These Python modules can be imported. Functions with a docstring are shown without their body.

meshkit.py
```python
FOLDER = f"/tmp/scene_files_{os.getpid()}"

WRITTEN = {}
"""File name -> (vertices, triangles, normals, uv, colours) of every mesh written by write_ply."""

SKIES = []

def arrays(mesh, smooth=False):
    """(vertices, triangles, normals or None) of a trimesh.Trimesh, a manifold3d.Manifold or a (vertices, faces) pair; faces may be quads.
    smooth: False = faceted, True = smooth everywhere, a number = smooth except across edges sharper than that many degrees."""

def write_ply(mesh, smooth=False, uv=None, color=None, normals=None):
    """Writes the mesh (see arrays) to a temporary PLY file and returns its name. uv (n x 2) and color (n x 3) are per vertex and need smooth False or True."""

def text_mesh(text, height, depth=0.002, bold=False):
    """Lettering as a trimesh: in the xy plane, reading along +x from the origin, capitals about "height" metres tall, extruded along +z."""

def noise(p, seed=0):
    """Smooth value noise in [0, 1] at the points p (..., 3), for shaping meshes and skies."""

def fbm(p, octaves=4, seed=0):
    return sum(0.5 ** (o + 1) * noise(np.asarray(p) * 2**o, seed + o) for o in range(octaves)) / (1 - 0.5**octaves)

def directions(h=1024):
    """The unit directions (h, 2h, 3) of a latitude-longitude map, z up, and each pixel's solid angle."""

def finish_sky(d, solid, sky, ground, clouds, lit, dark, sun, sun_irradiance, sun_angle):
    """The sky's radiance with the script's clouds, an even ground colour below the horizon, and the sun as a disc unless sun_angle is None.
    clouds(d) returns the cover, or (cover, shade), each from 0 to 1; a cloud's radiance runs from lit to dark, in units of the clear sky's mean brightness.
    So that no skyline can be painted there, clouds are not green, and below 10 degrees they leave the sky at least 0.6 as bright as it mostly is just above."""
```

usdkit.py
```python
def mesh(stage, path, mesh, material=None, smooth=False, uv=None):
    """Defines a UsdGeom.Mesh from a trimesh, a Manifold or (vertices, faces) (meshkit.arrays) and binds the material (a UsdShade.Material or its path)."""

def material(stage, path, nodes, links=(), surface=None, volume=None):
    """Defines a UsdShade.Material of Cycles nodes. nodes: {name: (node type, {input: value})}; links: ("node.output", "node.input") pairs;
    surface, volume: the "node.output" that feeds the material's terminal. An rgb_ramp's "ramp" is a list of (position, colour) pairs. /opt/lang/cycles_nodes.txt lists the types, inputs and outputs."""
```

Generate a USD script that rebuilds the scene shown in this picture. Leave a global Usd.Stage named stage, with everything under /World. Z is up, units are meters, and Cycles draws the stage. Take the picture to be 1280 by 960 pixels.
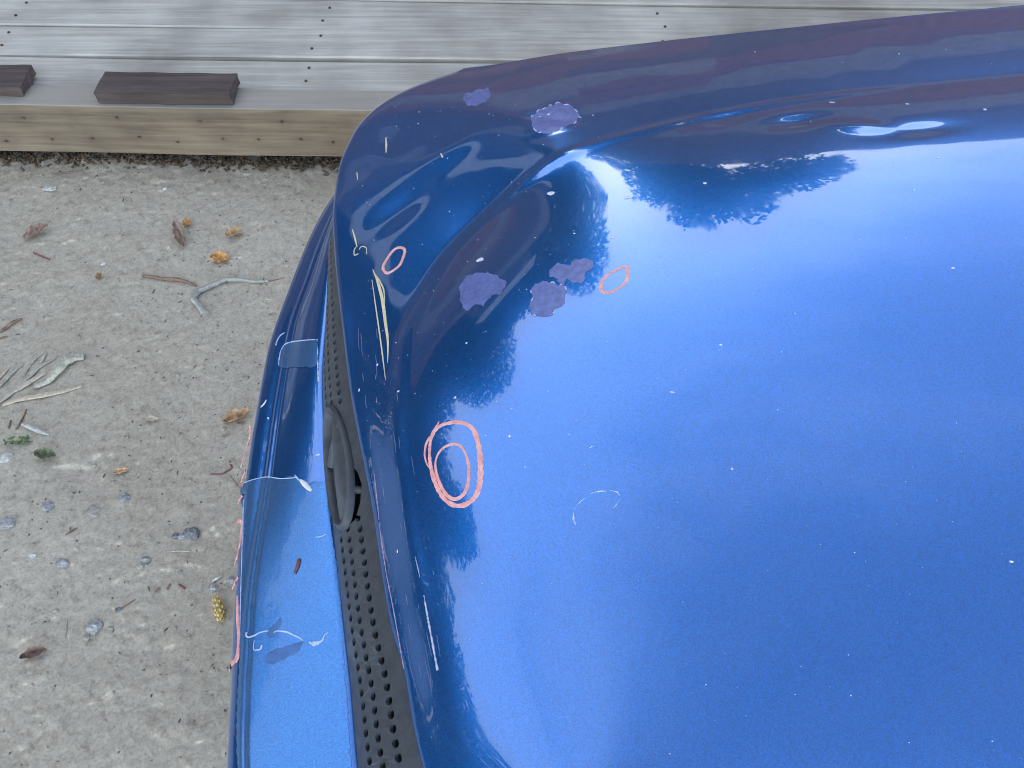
import math, random
import numpy as np, trimesh, usdkit, meshkit
from scipy.interpolate import RectBivariateSpline, PchipInterpolator, CubicSpline
from scipy.ndimage import gaussian_filter
from scipy.spatial import cKDTree
from shapely.geometry import Polygon, Point, box as sbox
from shapely.ops import unary_union
from shapely import affinity
from pxr import Usd, UsdGeom, UsdLux, UsdShade, Gf, Sdf

# ------------------------------------------------------------------ stage, camera, sky, sun
stage = Usd.Stage.CreateInMemory()
UsdGeom.SetStageUpAxis(stage, 'Z'); UsdGeom.SetStageMetersPerUnit(stage, 1.0)
UsdGeom.Xform.Define(stage, '/World'); UsdGeom.Scope.Define(stage, '/World/Looks')
EYE = np.array([0.0, 0.0, 1.75]); PITCH = 55.0; FPX = 1108.0; EXPOSURE = 2.95
cam = UsdGeom.Camera.Define(stage, '/World/camera')
cam.AddTranslateOp().Set(Gf.Vec3d(*EYE)); cam.AddRotateXOp().Set(90.0 - PITCH)
cam.CreateHorizontalApertureAttr(36.0); cam.CreateVerticalApertureAttr(27.0)
cam.CreateFocalLengthAttr(36.0 * FPX / 1280.0); cam.CreateExposureAttr(EXPOSURE)
cam.CreateClippingRangeAttr(Gf.Vec2f(0.02, 3000.0))
SUN_AZ, SUN_EL = math.radians(-6.0), math.radians(16.0)       # azimuth from +Y towards +X: low behind the shed
sunv = np.array([math.sin(SUN_AZ) * math.cos(SUN_EL), math.cos(SUN_AZ) * math.cos(SUN_EL), math.sin(SUN_EL)])
usdkit.material(stage, '/World/Looks/sky_look', {
    'sky': ('sky_texture', {'sky_type': 'single_scattering', 'sun_disc': False, 'sun_elevation': SUN_EL, 'sun_rotation': SUN_AZ, 'altitude': 100.0, 'air_density': 1.0, 'aerosol_density': 0.6, 'ozone_density': 1.0}),
    'tc': ('texture_coordinate', {}),
    'mp': ('mapping', {'scale': (1.0, 1.6, 3.0), 'location': (0.35, 0.1, 0.0)}),
    'n': ('noise_texture', {'scale': 1.3, 'detail': 5.0, 'roughness': 0.5}),
    'r': ('rgb_ramp', {'ramp': [(0.10, (0.27, 0.27, 0.27)), (0.30, (0.40, 0.40, 0.40)), (0.45, (0.80, 0.80, 0.80)), (0.57, (1.0, 1.0, 1.0))]}),
    'cs': ('map_range', {'from_min': 0.0, 'from_max': 1.0, 'to_min': 0.0, 'to_max': 1.2}),
    'b3': ('math', {'math_type': 'multiply_add', 'value2': -0.25}),
    'cl': ('mix_color', {'blend_type': 'multiply', 'fac': 1.0, 'use_clamp': False}),
    'bw': ('rgb_to_bw', {}),
    'sk': ('rgb_to_bw', {}),
    'pw': ('math', {'math_type': 'power', 'value2': 0.3}),
    'sx': ('separate_xyz', {}),
    'b1': ('math', {'math_type': 'multiply_add', 'value2': -0.45}),
    'b2': ('math', {'math_type': 'multiply_add', 'value2': 0.25}),
    'mul': ('mix_color', {'blend_type': 'multiply', 'fac': 1.0, 'use_clamp': False, 'b': (1.17, 1.155, 1.17)}),
    'mx': ('mix_color', {'blend_type': 'mix', 'use_clamp': False, 'fac': 0.66}),
    'bg': ('background_shader', {'strength': 0.15}),
}, [('tc.generated', 'mp.vector'), ('mp.vector', 'n.vector'), ('tc.generated', 'sx.vector'), ('sx.x', 'b1.value1'), ('n.fac', 'b1.value3'), ('sx.y', 'b2.value1'), ('b1.value', 'b2.value3'), ('sx.z', 'b3.value1'), ('b2.value', 'b3.value3'), ('b3.value', 'r.fac'), ('r.color', 'bw.color'), ('sky.color', 'sk.color'),
    ('sk.val', 'pw.value1'), ('pw.value', 'mul.a'), ('bw.val', 'cs.value'), ('mul.result', 'cl.a'), ('cs.result', 'cl.b'), ('sky.color', 'mx.a'), ('cl.result', 'mx.b'), ('mx.result', 'bg.color')], surface='bg.background')
dome = UsdLux.DomeLight.Define(stage, '/World/sky')
UsdShade.MaterialBindingAPI.Apply(dome.GetPrim()).Bind(UsdShade.Material.Get(stage, '/World/Looks/sky_look'))
sun = UsdLux.DistantLight.Define(stage, '/World/sun')
sun.CreateNormalizeAttr(True); sun.CreateIntensityAttr(0.6); sun.CreateAngleAttr(0.5); sun.CreateColorAttr(Gf.Vec3f(1.0, 0.93, 0.82))
sun.AddRotateZOp().Set(-math.degrees(SUN_AZ)); sun.AddRotateXOp().Set(-(90.0 - math.degrees(SUN_EL)))
dome.GetPrim().SetCustomDataByKey('kind', 'structure')

# ------------------------------------------------------------------ helpers
FW = np.array([0, math.cos(math.radians(PITCH)), -math.sin(math.radians(PITCH))]); RT = np.array([1.0, 0, 0]); UP = np.cross(RT, FW)
def ray(u, v):
    d = FW + RT * (u - 640) / FPX - UP * (v - 480) / FPX
    return d / np.linalg.norm(d)
def at(u, v, z=0.0):                                                # a point on the level plane at height z
    d = ray(u, v); return EYE + d * (z - EYE[2]) / d[2]
def pix(p):
    q = np.asarray(p, float) - EYE; w = q @ FW
    return 640 + FPX * (q @ RT) / w, 480 - FPX * (q @ UP) / w
used = {}
def numbered(parent, name):
    k = (parent, name); n = used.get(k, 0); used[k] = n + 1
    return name if n == 0 else f'{name}_{n:03d}'
def path_of(parent): return '/World' if parent is None else str(parent.GetPath())
def tag(p, label=None, cat=None, group=None, kind=None):
    for k, v in (('label', label), ('category', cat), ('group', group), ('kind', kind)):
        if v: p.SetCustomDataByKey(k, v)
    return p
def obj(name, mesh, mat, parent=None, smooth=False, **kw):
    pp = path_of(parent)
    m = usdkit.mesh(stage, f'{pp}/{numbered(pp, name)}', mesh, mat, smooth=smooth).GetPrim()
    return tag(m, **kw)
def thing(name, label, cat, loc=(0, 0, 0), group=None):
    x = UsdGeom.Xform.Define(stage, f"/World/{numbered('/World', name)}")
    x.AddTranslateOp().Set(Gf.Vec3d(*map(float, loc)))
    return tag(x.GetPrim(), label, cat, group)
def mat(name, nodes, links=(), surface='p.BSDF'): return usdkit.material(stage, f'/World/Looks/{name}', nodes, links, surface=surface)
def cat_(ms): return trimesh.util.concatenate(ms)
def grid_mesh(Pt, flip=False):
    n, m = Pt.shape[:2]; i = np.arange(n * m).reshape(n, m)
    q = np.stack([i[:-1, :-1], i[1:, :-1], i[1:, 1:], i[:-1, 1:]], -1).reshape(-1, 4)
    if flip: q = q[:, ::-1]
    f = np.vstack([q[:, [0, 1, 2]], q[:, [0, 2, 3]]])
    return trimesh.Trimesh(Pt.reshape(-1, 3), f, process=False)
def sweep(pts, rad, sides=8, cap=True, flat=1.0, up=(0, 0, 1)):
    pts = np.asarray(pts, float); rad = np.broadcast_to(rad, len(pts)); t = np.gradient(pts, axis=0)
    t /= np.maximum(np.linalg.norm(t, axis=1, keepdims=True), 1e-9)
    s = np.cross(t, np.asarray(up, float)); s /= np.maximum(np.linalg.norm(s, axis=1, keepdims=True), 1e-9); w = np.cross(s, t)
    a = np.linspace(0, 2 * np.pi, sides, endpoint=False)
    P = pts[:, None] + rad[:, None, None] * (np.cos(a)[None, :, None] * s[:, None] + flat * np.sin(a)[None, :, None] * w[:, None])
    n = len(pts); i = np.arange(n * sides).reshape(n, sides); j = np.roll(i, -1, 1)
    q = np.stack([i[:-1], j[:-1], j[1:], i[1:]], -1).reshape(-1, 4)
    f = np.vstack([q[:, [0, 1, 2]], q[:, [0, 2, 3]]]); v = P.reshape(-1, 3)
    if cap:
        v = np.vstack([v, pts[0], pts[-1]]); c0, c1 = len(v) - 2, len(v) - 1
        f = np.vstack([f, np.stack([j[0], i[0], np.full(sides, c0)], 1), np.stack([i[-1], j[-1], np.full(sides, c1)], 1)])
    return trimesh.Trimesh(v, f, process=False)
def smoothstep(a, b, x): t = np.clip((x - a) / (b - a), 0, 1); return t * t * (3 - 2 * t)
def spl(pts, n, closed=False):
    pts = np.asarray(pts, float)
    if closed: pts = np.vstack([pts, pts[:1]])
    s = np.r_[0, np.cumsum(np.linalg.norm(np.diff(pts, axis=0), axis=1))]
    f = CubicSpline(s, pts, bc_type='periodic') if closed else PchipInterpolator(s, pts)
    return f(np.linspace(0, s[-1], n, endpoint=not closed))

# ------------------------------------------------------------------ the shape of the bonnet, in metres
LIP = np.array([(-.30, .30), (-.20, .16), (-.05, .03), (.10, -.055), (.20, -.09), (.272, -.112), (.327, -.125), (.397, -.149), (.54, -.182), (.749, -.236), (.87, -.261), (1.042, -.295), (1.16, -.312), (1.26, -.316), (1.37, -.300), (1.44, -.265), (1.50, -.20), (1.55, -.10)])
lip_x = PchipInterpolator(LIP[:, 0], LIP[:, 1])
RIDGE = spl([(1.7, .06), (.9, .09), (.4, .12), (.1, .17), (-.04, .235), (-.082, .303), (-.114, .416), (-.142, .545), (-.159, .667), (-.159, .776), (-.131, .882), (-.093, .972), (-.02, 1.05), (.105, 1.127), (.354, 1.217), (.51, 1.25), (.9, 1.30), (1.7, 1.36)], 6000)
Y0, Y1, X1 = -.30, 1.55, 1.35
gx, gy = np.arange(-.5, 1.7, .005), np.arange(-.5, 1.75, .005)
GX, GY = np.meshgrid(gx, gy, indexing='ij')
cx_, cy_ = np.arange(-.5, 1.705, .01), np.arange(-.5, 1.755, .01)   # solved on a grid of 10 mm
CX, CY = np.meshgrid(cx_, cy_, indexing='ij')
def dome_fall(h0, edge, ln, inside):                            # screened Poisson: decays from the crease without a kink at its middle
    import scipy.sparse as sp
    from scipy.sparse.linalg import spsolve
    n, m = inside.shape; ins = inside.copy(); ins[0] = ins[-1] = False; ins[:, 0] = ins[:, -1] = False
    edge = np.where(inside & ~ins, edge, np.where(inside, 0, edge))
    idx = -np.ones((n, m), int); I, J = np.where(ins); idx[I, J] = np.arange(len(I)); k = (ln[I, J] / .01) ** 2
    rows, cols, vals, b = [np.arange(len(I))], [np.arange(len(I))], [1 + 4 * k], np.zeros(len(I))
    for di, dj in ((1, 0), (-1, 0), (0, 1), (0, -1)):
        a = idx[I + di, J + dj]; o = a >= 0
        rows.append(np.where(o)[0]); cols.append(a[o]); vals.append(-k[o]); b += np.where(o, 0, k * edge[I + di, J + dj])
    A = sp.csr_matrix((np.concatenate(vals), (np.concatenate(rows), np.concatenate(cols))), shape=(len(I),) * 2)
    out = edge.copy(); out[I, J] = spsolve(A, b); return out
def bonnet_height(x, y):
    p = np.stack([x, y], -1).reshape(-1, 2)
    dist, k = cKDTree(RIDGE).query(p)
    inside = Polygon(RIDGE)
    import shapely
    ins = shapely.contains_xy(inside, p[:, 0], p[:, 1])
    r = np.where(ins, dist, -dist).reshape(x.shape); k = k.reshape(x.shape)
    rx, ry = RIDGE[k, 0], RIDGE[k, 1]
    q = 1 - smoothstep(-.13, .10, rx)                            # 1 on the nose, 0 along the sides
    plateau = .868 + .055 * x - .045 * ((y - .70) / .55) ** 2
    sl, ln = .22 + .56 * q, .22 - .05 * q
    ri, ro = np.maximum(r, 0), np.maximum(-r, 0)
    inner = dome_fall(sl * ln, sl * ln * np.exp(-r / ln), ln, r > 0)  # inside the crease: a dome falling towards it
    dome_z = plateau - inner
    ridge_plateau = .868 + .055 * rx - .045 * ((ry - .70) / .55) ** 2 - sl * ln
    dl, kl = cKDTree(EDGE[:, :2]).query(p); dl, kl = dl.reshape(x.shape), kl.reshape(x.shape)
    f = ro / (ro + dl + 1e-6); f = np.where(beyond(x, y), 1 + .5 * np.minimum(dl, .05) / .1, f)
    g = f * (.72 + .28 * f)
    outside = ridge_plateau * (1 - g) + EDGE[kl, 2] * g
    return np.where(r >= 0, dome_z, outside)
def beyond(x, y): return x < lip_x(np.clip(y, -.30, 1.55)) - 1e-9
_e = np.vstack([np.array([(1.7, -.50, .72), (.9, -.45, .70), (.35, -.36, .66)]), np.c_[LIP[:, 1], LIP[:, 0], np.interp(LIP[:, 0], [-.3, .1, .5, .87, 1.04, 1.16, 1.26, 1.37, 1.44, 1.55], [.65, .668, .676, .672, .660, .652, .645, .640, .640, .646])], [(.1, 1.575, .672), (.5, 1.59, .71), (.9, 1.61, .74), (1.7, 1.64, .78)]])
EDGE = spl(_e, 5000)                                             # the bonnet's front lip and its two sides, x y z
HZ = RectBivariateSpline(cx_, cy_, gaussian_filter(bonnet_height(CX, CY), 1.0))(gx, gy)
HZ = gaussian_filter(HZ, 1.2)
def waves(x, y):
    p = np.stack([x, y, 0 * x], -1).reshape(-1, 3)
    return ((meshkit.fbm(p * 6.0, 2, 5) - .5) * .0022 + (meshkit.fbm(p * 17.0, 2, 9) - .5) * .0005).reshape(x.shape)
HZ += gaussian_filter(waves(GX, GY), 2.5)
def groove(p, q, depth, width):
    global HZ
    p, q = np.array(p), np.array(q); d = q - p; t = np.clip(((GX - p[0]) * d[0] + (GY - p[1]) * d[1]) / (d @ d), 0, 1)
    r = np.hypot(GX - p[0] - t * d[0], GY - p[1] - t * d[1]); HZ -= depth * np.exp(-(r / width) ** 2) * (np.sin(np.pi * np.clip(t * .98 + .01, 0, 1)) ** .5)
def bead(h, w):                                                  # the pressed line along the crease, and small dents
    global HZ
    k_ = (RIDGE[:, 0] < .75) & (RIDGE[:, 1] > .30); R_ = RIDGE[k_]; d, i = cKDTree(R_).query(np.stack([GX, GY], -1).reshape(-1, 2)); i = i / len(R_)
    HZ += (h * np.exp(-(d / w) ** 2) * smoothstep(0, .12, i) * (1 - smoothstep(.8, 1.0, i))).reshape(GX.shape)
def dent(x, y, depth, ra, rb, turn=0.0):
    global HZ
    c, s_ = math.cos(turn), math.sin(turn); a, b = (GX - x) * c + (GY - y) * s_, -(GX - x) * s_ + (GY - y) * c; HZ -= depth * np.exp(-(a / ra) ** 2 - (b / rb) ** 2)
bead(.0020, .010)
groove((.02, 1.27), (.12, 1.21), .0022, .013); groove((.12, 1.21), (.03, 1.20), -.0018, .012)
dent(.46, 1.165, .0050, .05, .022, .2); dent(.55, 1.13, -.003, .05, .02, -.3); dent(.62, 1.11, .003, .06, .02, .1); dent(.36, 1.20, .0025, .05, .02, .3)
dent(-.19, 1.10, .002, .05, .03, .8); dent(-.12, 1.22, -.002, .06, .03, .4); dent(-.22, 1.30, .002, .03, .05, .2)
HZS = RectBivariateSpline(gx, gy, HZ)
def hz(x, y): return HZS.ev(x, y)
def hn(x, y):
    n = np.stack([-HZS.ev(x, y, dx=1), -HZS.ev(x, y, dy=1), np.ones_like(np.asarray(x, float))], -1)
    return n / np.linalg.norm(n, axis=-1, keepdims=True)
def rays(uv):
    uv = np.asarray(uv, float).reshape(-1, 2); d = FW + RT * ((uv[:, :1] - 640) / FPX) - UP * ((uv[:, 1:] - 480) / FPX)
    return d / np.linalg.norm(d, axis=1, keepdims=True)
def on_bonnet(uv, off=0.0):                                     # where sight lines meet the bonnet, off metres above the paint
    d = rays(uv); t = np.full(len(d), .5)
    for _ in range(160):
        p = EYE + d * t[:, None]; t = t + np.maximum(p[:, 2] - hz(p[:, 0], p[:, 1]), 0) * .5
    p = EYE + d * t[:, None]; n = hn(p[:, 0], p[:, 1])
    return p + off * n, n
class Surface:                                                  # the same for any smooth mesh
    def __init__(self, mesh):
        v, f, self.n = meshkit.arrays(mesh, True); T = v[f]; fn = np.cross(T[:, 1] - T[:, 0], T[:, 2] - T[:, 0]); ok = (fn * (T[:, 0] - EYE)).sum(1) < 0
        self.f = f[ok]; T = T[ok]; self.a, self.e1, self.e2 = T[:, 0], T[:, 1] - T[:, 0], T[:, 2] - T[:, 0]
        self.tree = cKDTree(self._pix(T.mean(1)))
    @staticmethod
    def _pix(c): q = c - EYE; w = q @ FW; return np.stack([640 + FPX * (q @ RT) / w, 480 - FPX * (q @ UP) / w], 1)
    def __call__(self, uv, off=0.0):
        uv = np.asarray(uv, float).reshape(-1, 2); D = rays(uv)[:, None]; K = self.tree.query(uv, 48)[1]; a, e1, e2 = self.a[K], self.e1[K], self.e2[K]
        h = np.cross(np.broadcast_to(D, e2.shape), e2); det = (e1 * h).sum(-1); det = np.where(np.abs(det) < 1e-15, 1e-15, det); s_ = EYE - a
        b = (s_ * h).sum(-1) / det; q = np.cross(s_, e1); c = (q * D).sum(-1) / det; t = (e2 * q).sum(-1) / det
        miss = np.maximum(np.maximum(-b, -c), np.maximum(b + c - 1, 0)); miss = np.where(t > .1, miss, 9)
        i = np.where(miss < 1e-5, t, 100 + miss).argmin(1); r_ = np.arange(len(uv)); b, c, t = b[r_, i], c[r_, i], t[r_, i]; F_ = self.f[K[r_, i]]
        n = self.n[F_[:, 0]] * (1 - b - c)[:, None] + self.n[F_[:, 1]] * b[:, None] + self.n[F_[:, 2]] * c[:, None]; n /= np.linalg.norm(n, axis=1, keepdims=True)
        return EYE + D[:, 0] * t[:, None] + off * n, n

# ------------------------------------------------------------------ materials
def rgb(r, g, b):                                               # sRGB 0-255 to linear
    c = np.array([r, g, b]) / 255.0
    return tuple(np.where(c < .04045, c / 12.92, ((c + .055) / 1.055) ** 2.4))
M = {}
def paint(name, base, rough, coat, dust):
    M[name] = mat(name, {
        'g': ('geometry', {}),
        'fl': ('white_noise_texture', {'dimensions': '3D'}) if False else ('voronoi_texture', {'scale': 900.0}),
        'big': ('noise_texture', {'scale': 9.0, 'detail': 6.0, 'roughness': 0.6}),
        'col': ('hsv', {'hue': .5, 'saturation': 1.0, 'color': base}),
        'val': ('map_range', {'from_min': 0.0, 'from_max': 1.0, 'to_min': .72, 'to_max': 1.2}),
        'sep': ('separate_color', {}),
        'p': ('principled_bsdf', {'metallic': .88, 'roughness': rough, 'coat_weight': coat, 'coat_roughness': .015, 'coat_ior': 1.75}),
        'd': ('diffuse_bsdf', {'color': (.30, .28, .29)}),
        'dm': ('map_range', {'from_min': .35, 'from_max': .75, 'to_min': dust * .5, 'to_max': dust * 1.6, 'clamp': True}),
        'm': ('mix_closure', {}), 'fog': ('noise_texture', {'scale': 26.0, 'detail': 7.0, 'roughness': .68}), 'cr': ('map_range', {'from_min': .38, 'from_max': .72, 'to_min': .008, 'to_max': .075, 'clamp': True}),
    }, [('g.position', 'fog.vector'), ('fog.fac', 'cr.value'), ('cr.result', 'p.coat_roughness'), ('g.position', 'fl.vector'), ('g.position', 'big.vector'), ('fl.color', 'sep.color'), ('sep.r', 'val.value'), ('val.result', 'col.value'), ('col.color', 'p.base_color'),
        ('big.fac', 'dm.value'), ('dm.result', 'm.fac'), ('p.BSDF', 'm.closure1'), ('d.BSDF', 'm.closure2')], surface='m.closure')
paint('blue_paint', (.006, .125, .44), .24, 1.0, .012)
paint('worn_paint', (.05, .12, .42), .55, .25, .12)
def simple(name, color, rough=.6, nscale=40., amount=.35, bump=0., bscale=None, **kw):
    lo, hi = tuple(np.array(color) * (1 - amount)), tuple(np.array(color) * (1 + amount))
    nodes = {'g': ('geometry', {}), 'n': ('noise_texture', {'scale': nscale, 'detail': 6.0, 'roughness': .65}), 'r': ('rgb_ramp', {'ramp': [(.3, lo), (.7, hi)]}),
             'p': ('principled_bsdf', {'roughness': rough, **kw})}
    links = [('g.position', 'n.vector'), ('n.fac', 'r.fac'), ('r.color', 'p.base_color')]
    if bump:
        nodes['n2'] = ('noise_texture', {'scale': bscale or nscale * 3, 'detail': 5.0, 'roughness': .6}); nodes['b'] = ('bump', {'strength': .8, 'distance': bump})
        links += [('g.position', 'n2.vector'), ('n2.fac', 'b.height'), ('b.normal', 'p.normal')]
    M[name] = mat(name, nodes, links)
simple('bare_undercoat', (.10, .13, .32), .36, 110, .32)
paint('bumper_undercoat', (.045, .20, .52), .34, .3, .05)
simple('chip_white', (.55, .58, .68), .6, 200, .3); simple('flaked_rim', (.42, .50, .66), .6, 200, .25)
simple('smudge', (.05, .13, .32), .6, 60, .3)
simple('white_flake', (.72, .72, .74), .7, 200, .1)
simple('pink_crayon', (.80, .37, .33), .7, 300, .12)
simple('black_plastic', (.035, .038, .042), .5, 90, .35, .0004, 700)
simple('dark_void', (.012, .012, .013), .8, 20, .2)
simple('grey_plastic', (.040, .045, .054), .42, 60, .3, .0002, 500)
simple('rubber', (.02, .02, .02), .8, 60, .3)
simple('steel', (.35, .35, .36), .4, 60, .2, metallic=.8)
simple('glass_dark', (.02, .03, .03), .05, 5, .1)
simple('dry_leaf', (.30, .16, .07), .75, 120, .4)
simple('orange_leaf', (.50, .26, .09), .7, 120, .3)
simple('tan_leaf', (.42, .26, .14), .7, 120, .35)
simple('faded_leaf', (.25, .17, .13), .85, 120, .35)
simple('brown_leaf', (.17, .10, .075), .8, 120, .35)
simple('brown_twig', (.19, .12, .085), .85, 150, .4)
simple('grey_twig', (.31, .305, .275), .85, 150, .3)
simple('straw', (.36, .33, .26), .8, 160, .4)
simple('pale_straw', (.47, .39, .29), .8, 160, .3)
simple('red_twig', (.16, .055, .045), .7, 150, .3)
simple('green_weed', (.10, .17, .05), .6, 120, .4)
simple('olive_leaf', (.11, .12, .065), .7, 120, .3)
simple('grey_stone', (.29, .285, .285), .9, 130, .5, .002, 260, specular_ior_level=.15)
simple('dark_stone', (.16, .16, .165), .9, 130, .5, .002, 260, specular_ior_level=.15)
simple('pale_stone', (.46, .44, .40), .9, 130, .35, .002, 260, specular_ior_level=.15)
simple('yellow_cone', (.52, .38, .14), .7, 250, .35)
simple('bark_litter', (.085, .055, .032), .95, 70, .6)
simple('crumb', (.11, .085, .065), .9, 20, .7)
simple('gravel', (.30, .275, .235), .9, 60, .2, specular_ior_level=.1)
simple('foliage', (.035, .055, .022), .6, 3, .5)
simple('dark_foliage', (.022, .038, .018), .6, 3, .5)
simple('tree_bark', (.08, .06, .045), .9, 10, .4)
simple('brown_boards', (.10, .062, .045), .8, 12, .4)
simple('grey_boards', (.20, .155, .13), .8, 12, .4); simple('red_boards', (.17, .07, .05), .8, 12, .4)
simple('roof_metal', (.42, .42, .41), .6, 8, .2)
def wood(name, light, dark, knots=False):
    nodes = {'tc': ('texture_coordinate', {}), 'mp': ('mapping', {'scale': (1.2, 30.0, 30.0)}), 'n': ('noise_texture', {'scale': 2.2, 'detail': 7.0, 'roughness': .62, 'distortion': .5}),
             'r': ('rgb_ramp', {'ramp': [(.28, dark), (.5, tuple((np.array(dark) + light) / 2)), (.72, light)]}),
             'bl': ('noise_texture', {'scale': 3.5, 'detail': 4.0}), 'br': ('rgb_ramp', {'ramp': [(.3, (.62, .58, .54)), (.65, (1.1, 1.06, 1.0))]}),
             'mm': ('mix_color', {'blend_type': 'multiply', 'fac': 1.0, 'use_clamp': False}),
             'p': ('principled_bsdf', {'roughness': .85}), 'b': ('bump', {'strength': .5, 'distance': .0015})}
    links = [('tc.object', 'mp.vector'), ('mp.vector', 'n.vector'), ('n.fac', 'r.fac'), ('tc.object', 'bl.vector'), ('bl.fac', 'br.fac'), ('r.color', 'mm.a'), ('br.color', 'mm.b'), ('n.fac', 'b.height'), ('b.normal', 'p.normal')]
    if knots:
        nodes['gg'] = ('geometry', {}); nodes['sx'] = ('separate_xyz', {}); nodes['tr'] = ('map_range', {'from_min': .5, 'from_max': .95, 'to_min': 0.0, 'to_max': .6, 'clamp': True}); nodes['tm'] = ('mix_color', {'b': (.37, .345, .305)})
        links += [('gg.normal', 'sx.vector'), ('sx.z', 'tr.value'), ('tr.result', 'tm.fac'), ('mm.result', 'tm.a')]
        nodes['kn'] = ('attribute', {'attribute': 'knot'}); nodes['km'] = ('mix_color', {'blend_type': 'mix', 'b': (.07, .045, .04)})
        links += [('kn.fac', 'km.fac'), ('tm.result', 'km.a'), ('km.result', 'p.base_color')]
    else: links += [('mm.result', 'p.base_color')]
    M[name] = mat(name, nodes, links)
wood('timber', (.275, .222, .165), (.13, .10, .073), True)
wood('weathered_plank', (.55, .53, .49), (.33, .31, .28))
wood('dark_plank', (.12, .09, .085), (.05, .035, .035))
M['ground'] = mat('ground_look', {
    'g': ('geometry', {}), 'n1': ('noise_texture', {'scale': 2.2, 'detail': 6.0, 'roughness': .6}), 'r1': ('rgb_ramp', {'ramp': [(.3, (.405, .352, .272)), (.7, (.50, .445, .36))]}),
    'n2': ('noise_texture', {'scale': 42.0, 'detail': 7.0, 'roughness': .7}), 'r2': ('rgb_ramp', {'ramp': [(.30, (.55, .53, .51)), (.43, (.90, .89, .88)), (.62, (1.0, 1.0, 1.0)), (.8, (1.06, 1.05, 1.04))]}),
    'n3': ('noise_texture', {'scale': 160.0, 'detail': 4.0, 'roughness': .7}), 'r3': ('rgb_ramp', {'ramp': [(.3, (.75, .74, .72)), (.5, (1, 1, 1)), (.72, (1.15, 1.15, 1.15))]}),
    'm1': ('mix_color', {'blend_type': 'multiply', 'fac': 1.0, 'use_clamp': False}), 'm2': ('mix_color', {'blend_type': 'multiply', 'fac': 1.0, 'use_clamp': False}),
    'b': ('bump', {'strength': 1.0, 'distance': .003}), 'b2': ('bump', {'strength': 1.0, 'distance': .002}), 'p': ('principled_bsdf', {'roughness': .95, 'specular_ior_level': .08}),
}, [('g.position', 'n1.vector'), ('g.position', 'n2.vector'), ('g.position', 'n3.vector'), ('n1.fac', 'r1.fac'), ('n2.fac', 'r2.fac'), ('n3.fac', 'r3.fac'), ('r1.color', 'm1.a'), ('r2.color', 'm1.b'), ('m1.result', 'm2.a'), ('r3.color', 'm2.b'),
    ('m2.result', 'p.base_color'), ('n2.fac', 'b.height'), ('n3.fac', 'b2.height'), ('b.normal', 'b2.normal'), ('b2.normal', 'p.normal')])

# ------------------------------------------------------------------ the ground
def ground_z(x, y):
    p = np.stack([np.asarray(x, float), np.asarray(y, float), 0 * np.asarray(x, float)], -1).reshape(-1, 3)
    z = (meshkit.fbm(p * 2.5, 2, 1) - .5) * .018 + (meshkit.fbm(p * 14, 3, 2) - .5) * .007
    z += (meshkit.fbm(p * 38, 2, 3) - .5) * .0030 + (meshkit.fbm(p * 85, 2, 6) - .5) * .0045
    c = meshkit.noise(p * 21 + 3.3, 8); c2 = meshkit.fbm(p * 6, 2, 12); z += np.clip(c - .66, 0, 1) * .02 * np.clip(c2 * 3 - 1.2, 0, 1) - np.clip(.27 - c, 0, 1) * .03 * np.clip(c2 * 3 - 1.2, 0, 1)
    near = np.exp(-np.maximum(np.hypot(p[:, 0] + .6, p[:, 1] - 1.4) - 3.0, 0))
    return (z * near).reshape(np.shape(x))
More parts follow.
